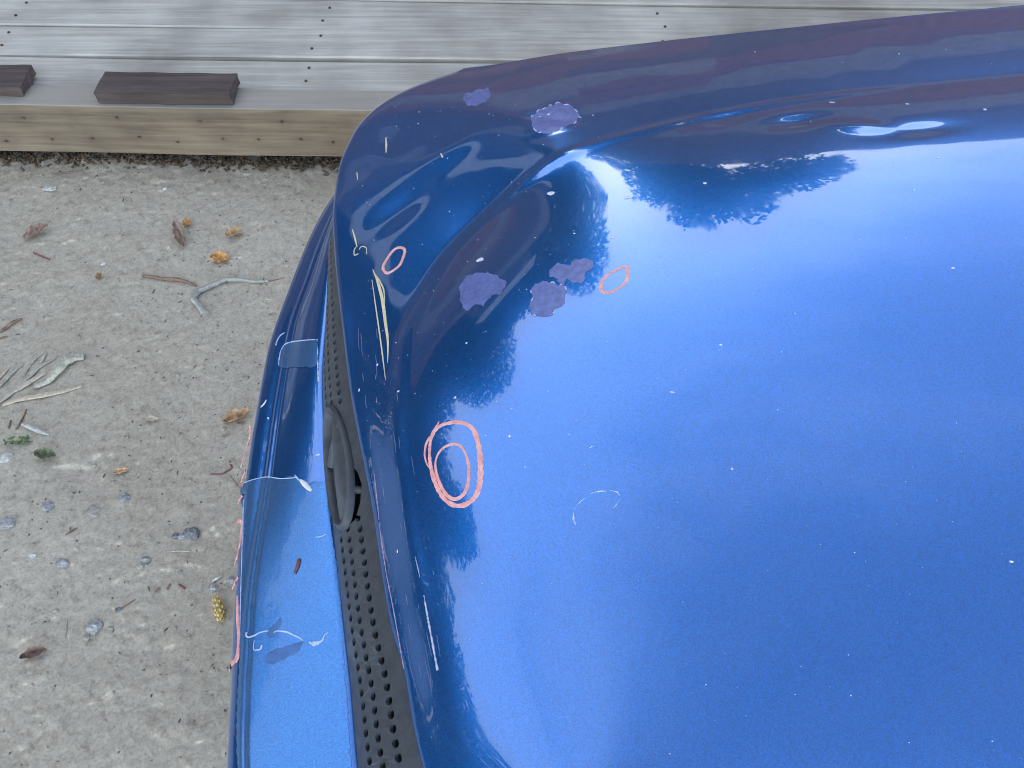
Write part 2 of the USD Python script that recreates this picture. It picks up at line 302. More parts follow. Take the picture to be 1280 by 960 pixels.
xs = np.r_[-400, -120, -50, -25, -12, -6, -4, -3, -2.4, -2.0, np.arange(-1.75, -.25, .004), np.arange(-.2, 2.0, .1), 3, 5, 8, 14, 30, 60, 130, 400]
ys = np.r_[-400, -120, -50, -25, -12, -6, -3, -1.5, -.8, -.3, 0, .2, np.arange(.3, 2.2, .004), np.arange(2.3, 4, .06), 4.6, 6, 8, 14, 30, 60, 130, 400]
GXX, GYY = np.meshgrid(xs, ys, indexing='ij')
gm = grid_mesh(np.stack([GXX, GYY, ground_z(GXX, GYY)], -1))
obj('ground', gm, M['ground'], smooth=True, kind='structure')
def on_ground(u, v, lift=0.0):
    p = at(u, v, 0.0)
    for _ in range(3): p = at(u, v, float(ground_z(p[0], p[1])) + lift)
    return p

# ------------------------------------------------------------------ the car
car = thing('car', 'dented dark blue car nose with peeling paint and pink crayon marks', 'car')
yy = np.r_[np.linspace(Y0, 0.2, 26)[:-1], np.linspace(.2, 1.5, 261), 1.51, 1.52, 1.53, 1.54, Y1]
ss = np.r_[0, .0015, np.linspace(.004, 1, 240) ** 1.15]
lx = lip_x(yy); L = X1 - lx
HX = lx[:, None] + ss[None] * L[:, None]; HY = np.repeat(yy[:, None], len(ss), 1)
HY = HY + np.where(HY > 1.5, .06 * np.clip(HX, 0, 2), 0) * smoothstep(1.5, 1.55, HY)
top = np.stack([HX, HY, hz(HX, HY)], -1)
# the rolled edge under the lip
e = top[:, 0]; tang = np.gradient(e, axis=0); tang /= np.linalg.norm(tang, axis=1, keepdims=True); outw = np.stack([-tang[:, 1], tang[:, 0], 0 * tang[:, 0]], 1)
outw /= np.linalg.norm(outw, axis=1, keepdims=True)
roll = [e + outw * r_ - np.array([0, 0, d_]) for r_, d_ in ((-.035, .030), (-.012, .026), (.000, .018), (.0042, .011), (.0045, .006), (.0025, .002))]
full = np.concatenate([np.stack(roll, 1), top[:, 1:]], 1)
bonnet = grid_mesh(full, flip=True)
if bonnet.face_normals[len(bonnet.faces) // 2][2] < 0: bonnet.invert()
bonnet_prim = obj('bonnet', bonnet, M['blue_paint'], car, smooth=True)

BY = np.array([-.45, -.35, -.2, 0, .2, .364, .524, .655, .882, .968, 1.158, 1.30, 1.42, 1.52, 1.60, 1.66])
B_IN = PchipInterpolator(BY, [.45, .15, .02, -.10, -.19, -.224, -.259, -.286, -.321, -.325, -.333, -.315, -.26, -.16, .0, .45])
B_OUT = PchipInterpolator([-.45, -.35, -.2, 0, .2, .367, .529, .674, .84, .976, 1.108, 1.275, 1.42, 1.52, 1.60, 1.66], [.40, .08, -.115, -.266, -.345, -.374, -.389, -.392, -.398, -.399, -.384, -.357, -.29, -.20, -.04, .40])
B_SIL = PchipInterpolator([-.47, -.37, -.2, 0, .2, .382, .5, .778, .944, 1.113, 1.351, 1.45, 1.56, 1.64, 1.70], [.36, .04, -.155, -.306, -.376, -.403, -.419, -.440, -.443, -.425, -.374, -.30, -.19, -.04, .36])
by = np.r_[np.linspace(-.45, .2, 40)[:-1], np.linspace(.2, 1.4, 241), np.linspace(1.4, 1.66, 40)[1:]]
def bumper_section(y):
    i, o, s_ = float(B_IN(y)), float(B_OUT(y)), float(B_SIL(np.clip(y, -.47, 1.7)))
    i = max(i, o + .012)
    k = [(i + .05, .520), (i + .012, .556), (i, .560), (i * .5 + o * .5, .539), (o + .016, .519), (o + .0125, .517), (o + .0105, .514), (o + .003, .511), (o, .509), (o - .003, .505), (o * .55 + s_ * .45, .498), (s_ + .006, .485), (s_, .465), (s_ - .006, .44), (s_ + .0, .39), (s_ + .012, .34), (s_ + .03, .29), (s_ + .07, .24), (s_ + .14, .20)]
    k = np.array(k); t = np.arange(len(k)); tt = np.linspace(0, len(k) - 1, 91)
    return np.stack([PchipInterpolator(t, k[:, 0])(tt), np.full(91, y), PchipInterpolator(t, k[:, 1])(tt)], 1)
bumper = grid_mesh(np.stack([bumper_section(y) for y in by]), flip=False)
if bumper.face_normals[91 * 2 * 150 + 20][2] < 0: bumper.invert()
obj('bumper', bumper, M['blue_paint'], car, smooth=True)
on_bumper = Surface(bumper)

# grille: a plastic strip with rows of holes between the bumper shelf and the bonnet lip
def grille_point(y, w, n=0.0):                                    # y along the nose, w 0 at the shelf and 1 under the lip, n out of the plate
    i, l = B_IN(y) + .004, lip_x(np.clip(y, -.3, 1.55)) - .001
    zl = hz(lip_x(np.clip(y, -.3, 1.55)), np.clip(y, -.3, 1.55)) - .020
    x, z = i + (l - i) * w, .553 + (zl - .553) * w
    bul = .010 * np.sin(np.pi * w); nx, nz = -(zl - .553), (l - i); m = np.hypot(nx, nz)
    return np.stack([x + (bul + n) * nx / m, y + 0 * x, z + (bul + n) * nz / m], -1)
SPAN, EMB = .135, (.655, .105)                                    # plate height in metres, badge centre along y and half length
GY0, GY1 = .16, 1.12
plate = sbox(GY0, 0.0, GY1, SPAN)
holes, k = [], 0
for col, w in enumerate((.30, .50, .72)):
    for j in range(80):
        y = GY0 + .02 + j * .0165 + col * .0055
        if y > GY1 - .02 or abs(y - EMB[0]) < EMB[1] * (1.0 if col < 2 else .93) - .006 * col: continue
        holes.append(affinity.scale(Point(y, w * SPAN).buffer(.0056, 6), 1.0, 1.05))
emb_hole = affinity.scale(Point(EMB[0], SPAN * .44).buffer(1.0, 32), EMB[1], SPAN * .36)
broken = affinity.translate(Polygon([(.486, .050), (.486, .088), (.505, .104), (.53, .114), (.55, .110), (.566, .098), (.57, .06)]).buffer(-.004).buffer(.007), .07, 0)
plate = plate.difference(unary_union(holes + [emb_hole, broken]))
pieces = []
for j in range(24):                                               # cut along the length so that the plate can bend
    a_, b_ = GY0 + (GY1 - GY0) * j / 24, GY0 + (GY1 - GY0) * (j + 1) / 24
    for k_ in range(4):
        q = plate.intersection(sbox(a_, SPAN * k_ / 4, b_, SPAN * (k_ + 1) / 4))
        for g_ in getattr(q, 'geoms', [q]):
            if g_.geom_type == 'Polygon' and g_.area > 1e-7: pieces.append(trimesh.creation.extrude_polygon(g_, .005))
gp = cat_(pieces); gv = gp.vertices.copy(); gp.vertices = grille_point(gv[:, 0], gv[:, 1] / SPAN, gv[:, 2] - .005)
obj('grille', gp, M['grey_plastic'], car)
yb = np.linspace(.0, 1.30, 60); back = np.stack([np.stack([grille_point(y, w, -.022) for w in np.linspace(-.05, 1.05, 6)]) for y in yb])
obj('grille_backing', grid_mesh(back), M['dark_void'], car, smooth=True)
ys_ = np.r_[np.linspace(1.12, 1.34, 14)]; obj('nose_filler', grid_mesh(np.stack([np.stack([grille_point(y, w, -.004) for w in np.linspace(-.02, 1.02, 8)]) for y in ys_])), M['black_plastic'], car, smooth=True)
# badge holder: an oval bezel with a slanted bar, its badge gone
def oval(r1, r2, n, m=64): a = np.linspace(0, 2 * np.pi, m, endpoint=False); return grille_point(EMB[0] + r1 * np.cos(a), .44 + r2 * np.sin(a), n)
def ring(prof, closed=True):
    R = np.stack([oval(*q) for q in prof], 1); R = np.concatenate([R, R[:1]], 0); return grid_mesh(np.concatenate([R, R[:, :1]], 1) if closed else R)
badge = obj('badge_holder', ring([(.106, .34, -.002), (.105, .335, .005), (.099, .31, .008), (.093, .275, .005), (.090, .26, -.006), (.097, .30, -.008)]), M['grey_plastic'], car, smooth=50)
obj('cradle', ring([(.086, .265, -.008), (.080, .24, -.004), (.074, .21, -.006), (.074, .20, -.012)], False), M['black_plastic'], badge, smooth=50)
pl_ = [grille_point(.515 + .05 * t, .30 + .42 * t, .003) for t in np.linspace(0, 1, 6)]
cv = []
for t in np.linspace(-1, 1, 40):
    lo_, hi_ = .44 - .02 * (1 - t * t) + .10 * (1 - abs(t)) * (t < 0), .44 + .33 * math.sqrt(max(1 - t * t, 0))
    lo_ = min(.36 + .10 * t, hi_); cv.append([grille_point(EMB[0] + .100 * t, lo_ + (hi_ - lo_) * q, -.004 + .011 * math.sin(math.pi * (.12 + .8 * q)) * math.sqrt(max(1 - t * t, 0)) ) for q in np.linspace(0, 1, 9)])
obj('cover', grid_mesh(np.array(cv)), M['grey_plastic'], badge, smooth=50)
obj('slanted_bar', sweep([grille_point(.67 + .045 * t, .20 + .46 * t, -.004) for t in np.linspace(0, 1, 7)], .0085, 10), M['grey_plastic'], badge, smooth=50)
obj('broken_tab', sweep([grille_point(.605 - .012 * t, .62 + .22 * t, -.006) for t in np.linspace(0, 1, 5)], np.linspace(.008, .004, 5), 8), M['black_plastic'], badge, smooth=50)

# far fender, near fender, cowl, windscreen, wheels: what a step to the side would show
def fender(side):
    xs_ = np.linspace(-.10, 1.9, 60); rows = []
    for x in xs_:
        ye = (1.55 + .06 * max(x, 0) + .004) if side > 0 else float(np.interp(x, [-.1, .16, .45, 1.0, 2], [.03, -.20, -.37, -.44, -.46])) - .004
        ze = float(np.interp(x, [-.1, .1, .5, .9, 1.7], [.648, .672, .71, .74, .78])) - .003 if side > 0 else float(np.interp(x, [-.1, .35, .9, 1.7], [.655, .66, .70, .72])) - .003
        arch = .33 + math.sqrt(max(.34 ** 2 - (x - .55) ** 2, 0)) if abs(x - .55) < .34 else .28
        zb = max(arch, .26)
        k = np.array([(0, -.05), (0, 0), (.012, -.006), (.035, -.03), (.055, -.085), (.062, -.15), (.060, None)], object)
        pts = [(x, ye + side * a_, (ze + b_) if b_ is not None else min(zb, ze - .16)) for a_, b_ in k]
        rows.append(pts)
    return grid_mesh(np.array(rows, float), flip=side < 0)
obj('fender', fender(1), M['blue_paint'], car, smooth=40); obj('fender', fender(-1), M['blue_paint'], car, smooth=40)
cow = np.array([[(x, y, .93 - .05 * ((y - .58) / 1.0) ** 2 - (.03 if x < 1.37 else 0.0)) for x in (1.33, 1.36, 1.40, 1.60)] for y in np.linspace(-.46, 1.62, 24)]); obj('cowl', grid_mesh(cow, True), M['black_plastic'], car, smooth=40)
ws = np.array([[(1.55 + .75 * t, .58 + (y - .58) * (1 - .18 * t), .93 - .05 * (y - .58) ** 2 + .46 * t) for t in np.linspace(0, 1, 8)] for y in np.linspace(-.40, 1.56, 24)]); obj('windscreen', grid_mesh(ws, True), M['glass_dark'], car, smooth=True)
rf = np.array([[(2.30 + .9 * t, .58 + (y - .58) * .82, 1.39 - .05 * (y - .58) ** 2 + .06 * math.sin(math.pi * t)) for t in np.linspace(0, 1, 6)] for y in np.linspace(-.40, 1.56, 16)]); obj('roof', grid_mesh(rf, True), M['blue_paint'], car, smooth=True)
for yw in (-.33, 1.50):
    T = trimesh.transformations.rotation_matrix(math.pi / 2, [1, 0, 0]); T[:3, 3] = (.55, yw, .305)
    ty = trimesh.creation.revolve(np.array([(.20, -.085), (.27, -.095), (.30, -.07), (.305, 0), (.30, .07), (.27, .095), (.20, .085)]), sections=40); ty.apply_transform(T)
    wh = obj('wheel', ty, M['rubber'], car, smooth=40)
    rm = trimesh.creation.revolve(np.array([(0, -.05), (.06, -.06), (.15, -.03), (.20, -.075), (.20, .075), (.15, .03), (.06, .06), (0, .05)]), sections=32); rm.apply_transform(T); obj('rim', rm, M['steel'], wh, smooth=40)

# ------------------------------------------------------------------ marks, chips and peeled paint, lying on the panels
def px_size(p): return np.linalg.norm(np.asarray(p) - EYE, axis=-1) / FPX
def ribbon(surf, uv, width, lift=.0006, closed=False, n=None, ragged=0.0, seed=0):
    uv = spl(uv, n or max(6, int(len(uv) * 4)), closed)
    w = np.interp(np.linspace(0, 1, len(uv)), np.linspace(0, 1, len(np.atleast_1d(width))), np.atleast_1d(width)) if np.ndim(width) else np.full(len(uv), float(width))
    if ragged: w = w * (1 + ragged * (np.random.default_rng(seed).random(len(w)) - .5) * 2)
    p, nn = surf(uv, 0.0)
    if closed: p, nn, w = np.vstack([p, p[:1]]), np.vstack([nn, nn[:1]]), np.r_[w, w[0]]
    t = np.gradient(p, axis=0)
    if closed: t[0] = t[-1] = (p[1] - p[-2]) / 2
    t /= np.maximum(np.linalg.norm(t, axis=1, keepdims=True), 1e-9)
    s_ = np.cross(t, nn); s_ /= np.maximum(np.linalg.norm(s_, axis=1, keepdims=True), 1e-9); h = (w * px_size(p) / 2)[:, None]
    rows = [p - s_ * h - nn * .0004, p - s_ * h * .8 + nn * lift, p + s_ * h * .8 + nn * lift, p + s_ * h - nn * .0004]
    return grid_mesh(np.stack(rows, 1), flip=True)
def patch(surf, uv, lift=.0004, step=3.0, rough=1.2, seed=0):
    from scipy.spatial import Delaunay
    r_ = np.random.default_rng(seed); per = np.linalg.norm(np.diff(np.vstack([uv, uv[:1]]), axis=0), axis=1).sum()
    b = spl(uv, max(16, int(per / 2.2)), True); b = b + r_.normal(0, rough * .3, b.shape) + rough * np.stack([np.sin(np.arange(len(b)) * .9 + seed), np.cos(np.arange(len(b)) * 1.13)], 1) * .6
    poly = Polygon(b).buffer(0); poly = max(poly.geoms, key=lambda g: g.area) if hasattr(poly, 'geoms') else poly
    b = np.array(poly.exterior.coords)[:-1]; x0, y0, x1, y1 = poly.bounds
    g = np.stack(np.meshgrid(np.arange(x0, x1, step), np.arange(y0, y1, step)), -1).reshape(-1, 2)
    import shapely
    g = g[shapely.contains_xy(poly.buffer(-step * .5), g[:, 0], g[:, 1])]
    q = np.vstack([b, g]); tri = Delaunay(q).simplices; c = q[tri].mean(1); tri = tri[shapely.contains_xy(poly, c[:, 0], c[:, 1])]
    p, nn = surf(q, 0.0); l = np.full(len(q), lift); l[:len(b)] = lift * .8; p = p + nn * l[:, None]
    a = np.cross(p[tri[:, 1]] - p[tri[:, 0]], p[tri[:, 2]] - p[tri[:, 0]]); bad = (a * nn[tri[:, 0]]).sum(1) < 0; tri[bad] = tri[bad][:, ::-1]
    return trimesh.Trimesh(p, tri, process=False), b
def pieces(name, ms, material, parent, label=None):
    for m_ in ms: obj(name, m_, material, parent, label=label)
M['pink_crayon'] = mat('waxy_crayon', {'g': ('geometry', {}), 'n': ('noise_texture', {'scale': 420.0, 'detail': 4.0, 'roughness': .7}), 'n2': ('noise_texture', {'scale': 70.0, 'detail': 3.0}), 'r': ('rgb_ramp', {'ramp': [(.25, (.66, .25, .22)), (.7, (.86, .44, .40))]}),
    'a': ('map_range', {'from_min': .30, 'from_max': .46, 'to_min': .5, 'to_max': 1.0, 'clamp': True}), 'p': ('principled_bsdf', {'roughness': .6}), 'b': ('bump', {'strength': 1.0, 'distance': .0008})},
    [('g.position', 'n.vector'), ('g.position', 'n2.vector'), ('n2.fac', 'r.fac'), ('r.color', 'p.base_color'), ('n.fac', 'a.value'), ('a.result', 'p.alpha'), ('n.fac', 'b.height'), ('b.normal', 'p.normal')])
# rings and strokes drawn with a pink crayon
def crayon(name, uv, w, surf, closed=False, label=None, seed=1):
    w = np.asarray(w) * (1.12 if closed else 1.35)
    return obj(name, ribbon(surf, uv, w, .0009, closed, ragged=.22, seed=seed, n=len(uv) * 6), M['pink_crayon'], car, label=label)
crayon('crayon_ring', [(505, 311), (503.7, 322.5), (500, 331), (492.5, 337.5), (482.5, 341), (479, 336), (482.5, 326), (490, 315), (499, 309.5)], 3.4, on_bonnet, True, 'small pink ring near the front corner')
crayon('crayon_ring', [(783, 334), (785, 342), (781, 354), (772, 361), (760, 366), (752, 363), (752, 354), (757, 346), (766, 340), (776, 335)], [3.5, 5, 3.5, 3, 4, 4.5, 3.5, 3, 3.5], on_bonnet, True, 'small pink ring on the bright middle of the bonnet')
big = crayon('crayon_ring', [(540, 545), (548, 534), (560, 529), (575, 528), (588, 533), (596, 547), (600, 570), (600, 600), (595, 619), (585, 629), (570, 632), (557, 625), (547, 610), (540, 590), (537, 570), (538, 553)], [5, 4, 5, 5, 6, 7, 7.5, 7, 6, 5.5, 5, 6, 5, 4, 4.5], on_bonnet, True, 'large pink double ring on the nose')
obj('inner_loop', ribbon(on_bonnet, [(545, 575), (552, 562), (562, 556), (573, 556), (581, 565), (586, 585), (585, 605), (580, 617), (568, 624), (557, 617), (549, 602), (545, 588)], [2.5, 3.5, 3.5, 5, 5.5, 5, 5, 3], .0008, True, n=70, ragged=.1), M['pink_crayon'], big)
obj('side_loop', ribbon(on_bonnet, [(538, 546), (532, 558), (531, 568), (533, 578), (539, 587)], [4, 3, 2.5, 1.5], .0008, n=24), M['pink_crayon'], big)
obj('stroke_end', ribbon(on_bonnet, [(549, 527), (546, 533), (541, 541)], [1.5, 4, 5], .0008, n=14), M['pink_crayon'], big)
for uv, w in (([(301, 584), (305, 571), (309, 556), (312.3, 545), (313, 537), (311.5, 533), (309.5, 538)], [1.4, 2, 2.8, 3, 3]), ([(307, 588), (303, 598), (299.5, 609)], [2.6, 2.2, 1.2]), ([(303.5, 619), (300, 624), (297.5, 631)], [3.4, 3, 1.4]),
              ([(296, 656), (297.5, 651.5), (300.6, 651), (302.3, 656), (301.5, 667), (298.6, 686), (293.2, 706)], [3, 3.6, 3.8, 3, 3, 3.4]), ([(298, 721), (294, 728), (290.6, 736)], [2, 4, 3]),
              ([(296.8, 745), (297, 776), (298.4, 795), (297.4, 815), (295.5, 824), (290, 829.5), (287, 836)], [2, 3.6, 3.8, 3.6, 3.4, 5.5, 4])):
    crayon('crayon_stroke', uv, w, on_bumper)
# clear coat gone: dull scalloped patches
DULL = [[(575, 372), (578, 352), (585, 345), (598, 341), (612, 341), (624, 347), (632, 354), (630, 362), (622, 368), (612, 372), (603, 383), (596, 380), (590, 385), (583, 387), (577, 380)],
        [(686, 345), (690, 335), (700, 329), (710, 332), (718, 326), (730, 324), (742, 328), (740, 336), (732, 341), (730, 350), (718, 354), (708, 350), (702, 357), (697, 350)],
        [(662, 385), (665, 372), (664, 362), (672, 354), (685, 352), (698, 356), (706, 358), (707, 370), (703, 382), (695, 386), (690, 394), (680, 396), (668, 393)],
        [(664, 152), (671, 140), (685, 133), (702, 129), (716, 134), (724, 146), (712, 157), (690, 165), (671, 165)],
        [(580, 121), (596, 113), (612, 112), (612, 122), (598, 131), (584, 131)]]
for i, uv in enumerate(DULL):
    m, b = patch(on_bonnet, uv, .0004, rough=1.4, seed=i); pt = obj('peeled_patch', m, M['bare_undercoat'], car, smooth=True)
    if i in (2, 3):
        rim = [trimesh.Trimesh()] ; r_ = np.random.default_rng(40 + i); rim = []
        for j in range(0, len(b) - 3, 4):
            if r_.random() < .55: rim.append(ribbon(on_bonnet, b[j:j + 3], [.8, 1.6, .8], .0008, n=5))
        pieces('flaking_rim', rim, M['flaked_rim'], pt)
pieces('lifted_chip_edge', [ribbon(on_bonnet, [(720, 656), (717, 648), (717, 641)], [1.6, 2.4, .6], .0008, n=9, ragged=.5), ribbon(on_bonnet, [(718, 637), (724, 629), (732, 622)], [.4, .7, .3], .0006, n=9, ragged=.6), ribbon(on_bonnet, [(738, 617.5), (748, 614.5), (758, 614)], [.4, 1.3, .6], .0006, n=9, ragged=.6), ribbon(on_bonnet, [(762, 613.5), (771, 615), (774.5, 620)], [.4, 1.3, .5], .0006, n=9, ragged=.6), ribbon(on_bonnet, [(774, 624), (771, 630), (766, 636)], [.6, .7, .2], .0006, n=9, ragged=.6)], M['flaked_rim'], car)
m, b = patch(on_bumper, [(306, 604), (318, 599), (335, 596), (352, 598), (371, 596), (377, 603), (395, 602), (407, 603), (413, 640), (420, 700), (427, 770), (431, 842), (436, 905), (446, 985), (460, 1040), (330, 1040), (302, 985), (299, 842), (301, 780), (303, 700), (305, 640)], .0011, step=2.4, rough=.9, seed=11)
shelf_patch = obj('peeled_patch', m, M['bumper_undercoat'], car, smooth=True, label='large lighter patch of worn paint on the bumper shelf')
rim = [ribbon(on_bumper, [(306, 604), (318, 599.5), (335, 596.5), (352, 598.5), (371, 597)], [1, .8, 1.2, 1.2, 1], .0016, n=30), ribbon(on_bumper, [(305.5, 625), (304, 660), (303, 700), (301.6, 745), (300.4, 800)], [1, 1.2, .8, 1.3, .8], .0016, n=60, ragged=.7),
       ribbon(on_bumper, [(369, 594), (373, 599), (376, 602)], [1, 2.4, 1.2], .0019, n=8)]
pieces('flaking_rim', rim, M['flaked_rim'], shelf_patch)
rim = [ribbon(on_bumper, [(309, 790.5), (308.4, 795), (311, 797), (318, 795), (327, 790.5), (337, 789)], [2.4, 2.2, 1.8, 1.6, 1.4, .8], .0019, n=26), ribbon(on_bumper, [(343, 791), (347, 789), (357, 790), (368, 794.5), (377, 799), (380, 802)], [1, 1.4, 2.6, 2, 2, 1], .0019, n=26),
       ribbon(on_bumper, [(387, 803), (392, 805), (398, 804), (404, 800), (406, 795), (411, 791)], [2, 5.5, 3.6, 2.4, 1.8, 1], .0019, n=26, ragged=.4), ribbon(on_bumper, [(319, 801), (317.6, 808), (318.5, 813), (325, 812.5), (328, 807)], [.8, 1, 1.2, 1.8, 3], .0019, n=20), ribbon(on_bumper, [(395, 672), (402, 671), (408, 668)], [.6, 1.6, .6], .0019, n=8)]
pieces('flake_edge', rim, M['flaked_rim'], shelf_patch)
obj('dirt_smudge', patch(on_bumper, [(332, 822), (340, 814), (358, 808), (374, 803), (378, 802), (376, 811), (362, 821), (344, 830), (334, 829)], .0015, rough=.8, seed=5)[0], M['smudge'], shelf_patch, smooth=True)
obj('dirt_smudge', patch(on_bumper, [(334, 792), (342, 782), (352, 772), (352, 778), (346, 790), (338, 798)], .0015, rough=.6, seed=6)[0], M['smudge'], shelf_patch, smooth=True)
m, b = patch(on_bumper, [(349, 458), (351, 440), (358, 429), (380, 425), (396, 425), (397, 440), (396, 457), (372, 459)], .0012, step=2.2, rough=.7, seed=21)
pt = obj('peeled_patch', m, M['bumper_undercoat'], car, smooth=True)
pieces('flaking_rim', [ribbon(on_bumper, [(349, 457), (351, 441), (358, 430), (379, 426), (395, 425)], [1.6, 1, 1.6, 1, 1], .0018, n=40, ragged=.5), ribbon(on_bumper, [(345, 432), (347, 425), (351, 419), (356, 416)], [2, 1.4, 1.6, .8], .0008, n=12)], M['flaked_rim'], pt)
pieces('chipped_edge', [ribbon(on_bumper, [(396.5, 424), (397, 440), (397.5, 460), (398, 478)], [1.2, .8, 1.6, .8], .0008, n=30, ragged=.8), ribbon(on_bumper, [(395, 569), (400, 568)], [1.2, 2], .0008, n=5), ribbon(on_bumper, [(326, 509), (330, 505), (333, 500)], [1, 2.6, 1], .0008, n=8), ribbon(on_bumper, [(334.6, 522), (336.5, 524)], [1.6, 2], .0008, n=4)], M['white_flake'], car)
# scratches on the nose, and a reflected streak painted on in pale yellow
simple('gold_scrape_and_glint', (.62, .52, .32), .5, 200, .25); simple('faint_scratch', (.17, .18, .30), .5, 200, .3); simple('fine_scratch', (.40, .40, .50), .5, 200, .3); simple('pink_scratch', (.42, .27, .34), .5, 200, .3)  # the gold tone serves the painted dent glint and the real scrapes
pieces('scrape_and_glint', [ribbon(on_bonnet, [(466, 337), (472, 352), (478, 375), (482, 405), (485, 430), (484.5, 454)], [1, 4.2, 4.8, 4.4, 3.2, .5], .0006, n=34), ribbon(on_bonnet, [(465, 350), (470, 385), (475, 420), (479, 450), (482, 475)], [.6, 1.5, 2, 2, .5], .0006, n=30), ribbon(on_bonnet, [(468, 342), (475, 352), (480, 364), (481, 380)], [1, 2.2, 1.8, .6], .0007, n=14)], M['gold_scrape_and_glint'], car, label='yellowish streak painted as the glint of a dent on the nose')  # pale ribbons painted for the bright reflection caught in a dent
pieces('scrape_and_glint', [ribbon(on_bonnet, [(440.6, 287), (443.5, 297), (446.4, 309)], [1, 2.6, 1], .0006, n=10), ribbon(on_bonnet, [(445, 309), (442.5, 315), (443, 319), (448, 317)], [1, 1.2, 1.4, 1], .0006, n=12), ribbon(on_bonnet, [(449, 312), (453, 308), (458, 310), (458.5, 318)], [.8, 1.4, 1, .8], .0006, n=12)], M['gold_scrape_and_glint'], car, label='small gold scratch at the front corner')
pieces('scrape_and_glint', [ribbon(on_bonnet, [(482.4, 172), (482.8, 181), (482.6, 191)], [1, 3, 1], .0006, n=8), ribbon(on_bonnet, [(446.3, 216), (447, 225)], [1.4, 1], .0006, n=5), ribbon(on_bonnet, [(551, 192), (553.5, 197)], [1.6, 2], .0006, n=5)], M['gold_scrape_and_glint'], car)
pieces('scratch', [ribbon(on_bonnet, [(474, 653), (479, 690), (484, 722), (490, 752), (497, 790), (505, 836)], [1, 1.4, 1, 1.3, 1, 1.2], .0005, n=60, ragged=.6), ribbon(on_bonnet, [(468, 592), (471, 620), (474, 650)], [.6, 1.1, .8], .0005, n=20, ragged=.6)], M['pink_scratch'], car)
pieces('scratch', [ribbon(on_bonnet, [(530, 744), (534, 768), (540, 800), (547, 838)], [1, 3, 2.6, 3], .0005, n=40, ragged=.5), ribbon(on_bonnet, [(519, 696), (522, 708), (525, 722)], [.6, 1.3, .5], .0005, n=14)], M['fine_scratch'], car)
rr = random.Random(4); sc = []
for k_ in range(26):
    v0 = rr.uniform(390, 830); base = float(np.interp(v0, [390, 480, 640, 840], [440, 452, 482, 520])); u0 = base + rr.uniform(0, 1) ** 1.3 * float(np.interp(v0, [390, 500, 840], [52, 50, 46])); ln = rr.uniform(5, 34); sl_ = float(np.interp(v0, [390, 600, 840], [.05, .14, .2])) + rr.uniform(-.05, .05)
    sc.append(ribbon(on_bonnet, [(u0, v0), (u0 + sl_ * ln * .5 + rr.uniform(-.5, .5), v0 + ln * .5), (u0 + sl_ * ln, v0 + ln)], [.3, rr.uniform(.5, 1.0), .3], .0004, n=7))
obj('fine_scratches', cat_(sc), M['faint_scratch'], car, kind='stuff')
# white specks and stone chips
ch = []; rr = random.Random(9)
spots = [(688, 242, 5.5, 3.6), (785, 247, 5, 4), (881, 229, 3, 2.2), (1173, 197, 2, 2.4), (600, 325, 6, 4), (718, 292, 1.5, 1.5), (583, 429, 1.6, 1.6), (569, 497, 1.6, 1.8), (637, 545, 2, 2), (497, 689, 1.4, 2.4), (901, 431, 2.4, 1.6), (1191, 335, 2, 1.6), (840, 490, 4, 1.2), (766, 297, 3, 2), (1040, 128, 4, 1.8), (1231, 137, 2, 2), (1134, 130, 2, 1.6), (472, 456, 1.4, 2), (449, 488, 1.4, 2.4), (498, 489, 2, 1.6), (1264, 702, 2.6, 1.4), (915, 586, 1.6, 1.6), (708, 131, 4, 1.6), (686, 143, 2, 2), (675, 146, 2, 1.6)]
for _ in range(260):
    u_, v_ = (rr.uniform(560, 1280), rr.uniform(60, 950)) if rr.random() < .45 else (rr.uniform(440, 760), rr.uniform(130, 620))
    z_ = rr.random() ** 4; spots.append((u_, v_, .3 + .75 * z_, .3 + .65 * z_))
for u_, v_, a_, b_ in spots:
    p, n_ = on_bonnet([(u_, v_)]); p, n_ = p[0], n_[0]
    if p[0] < float(lip_x(np.clip(p[1], -.3, 1.55))) + .002 or p[1] > 1.55 or p[1] < -.25: continue
    t_ = np.cross(n_, [.3, 1, 0]); t_ /= np.linalg.norm(t_); s_ = np.cross(n_, t_); w_ = px_size(p); th = rr.uniform(0, 6.28)
    rad = [rr.uniform(.7, 1.15) for _ in range(7)]; ring_ = [p + n_ * .0003 + w_ * rad[i] * (a_ * math.cos(i * 2 * math.pi / 7) * t_ + b_ * math.sin(i * 2 * math.pi / 7) * s_) for i in range(7)]
    ch.append(trimesh.Trimesh(np.array([p + n_ * .0009] + ring_), [[0, 1 + i, 1 + (i + 1) % 7] for i in range(7)], process=False))
for c_ in ch:
    if c_.face_normals[0][2] < 0: c_.invert()
obj('stone_chips', cat_(ch), M['chip_white'], car, kind='stuff')

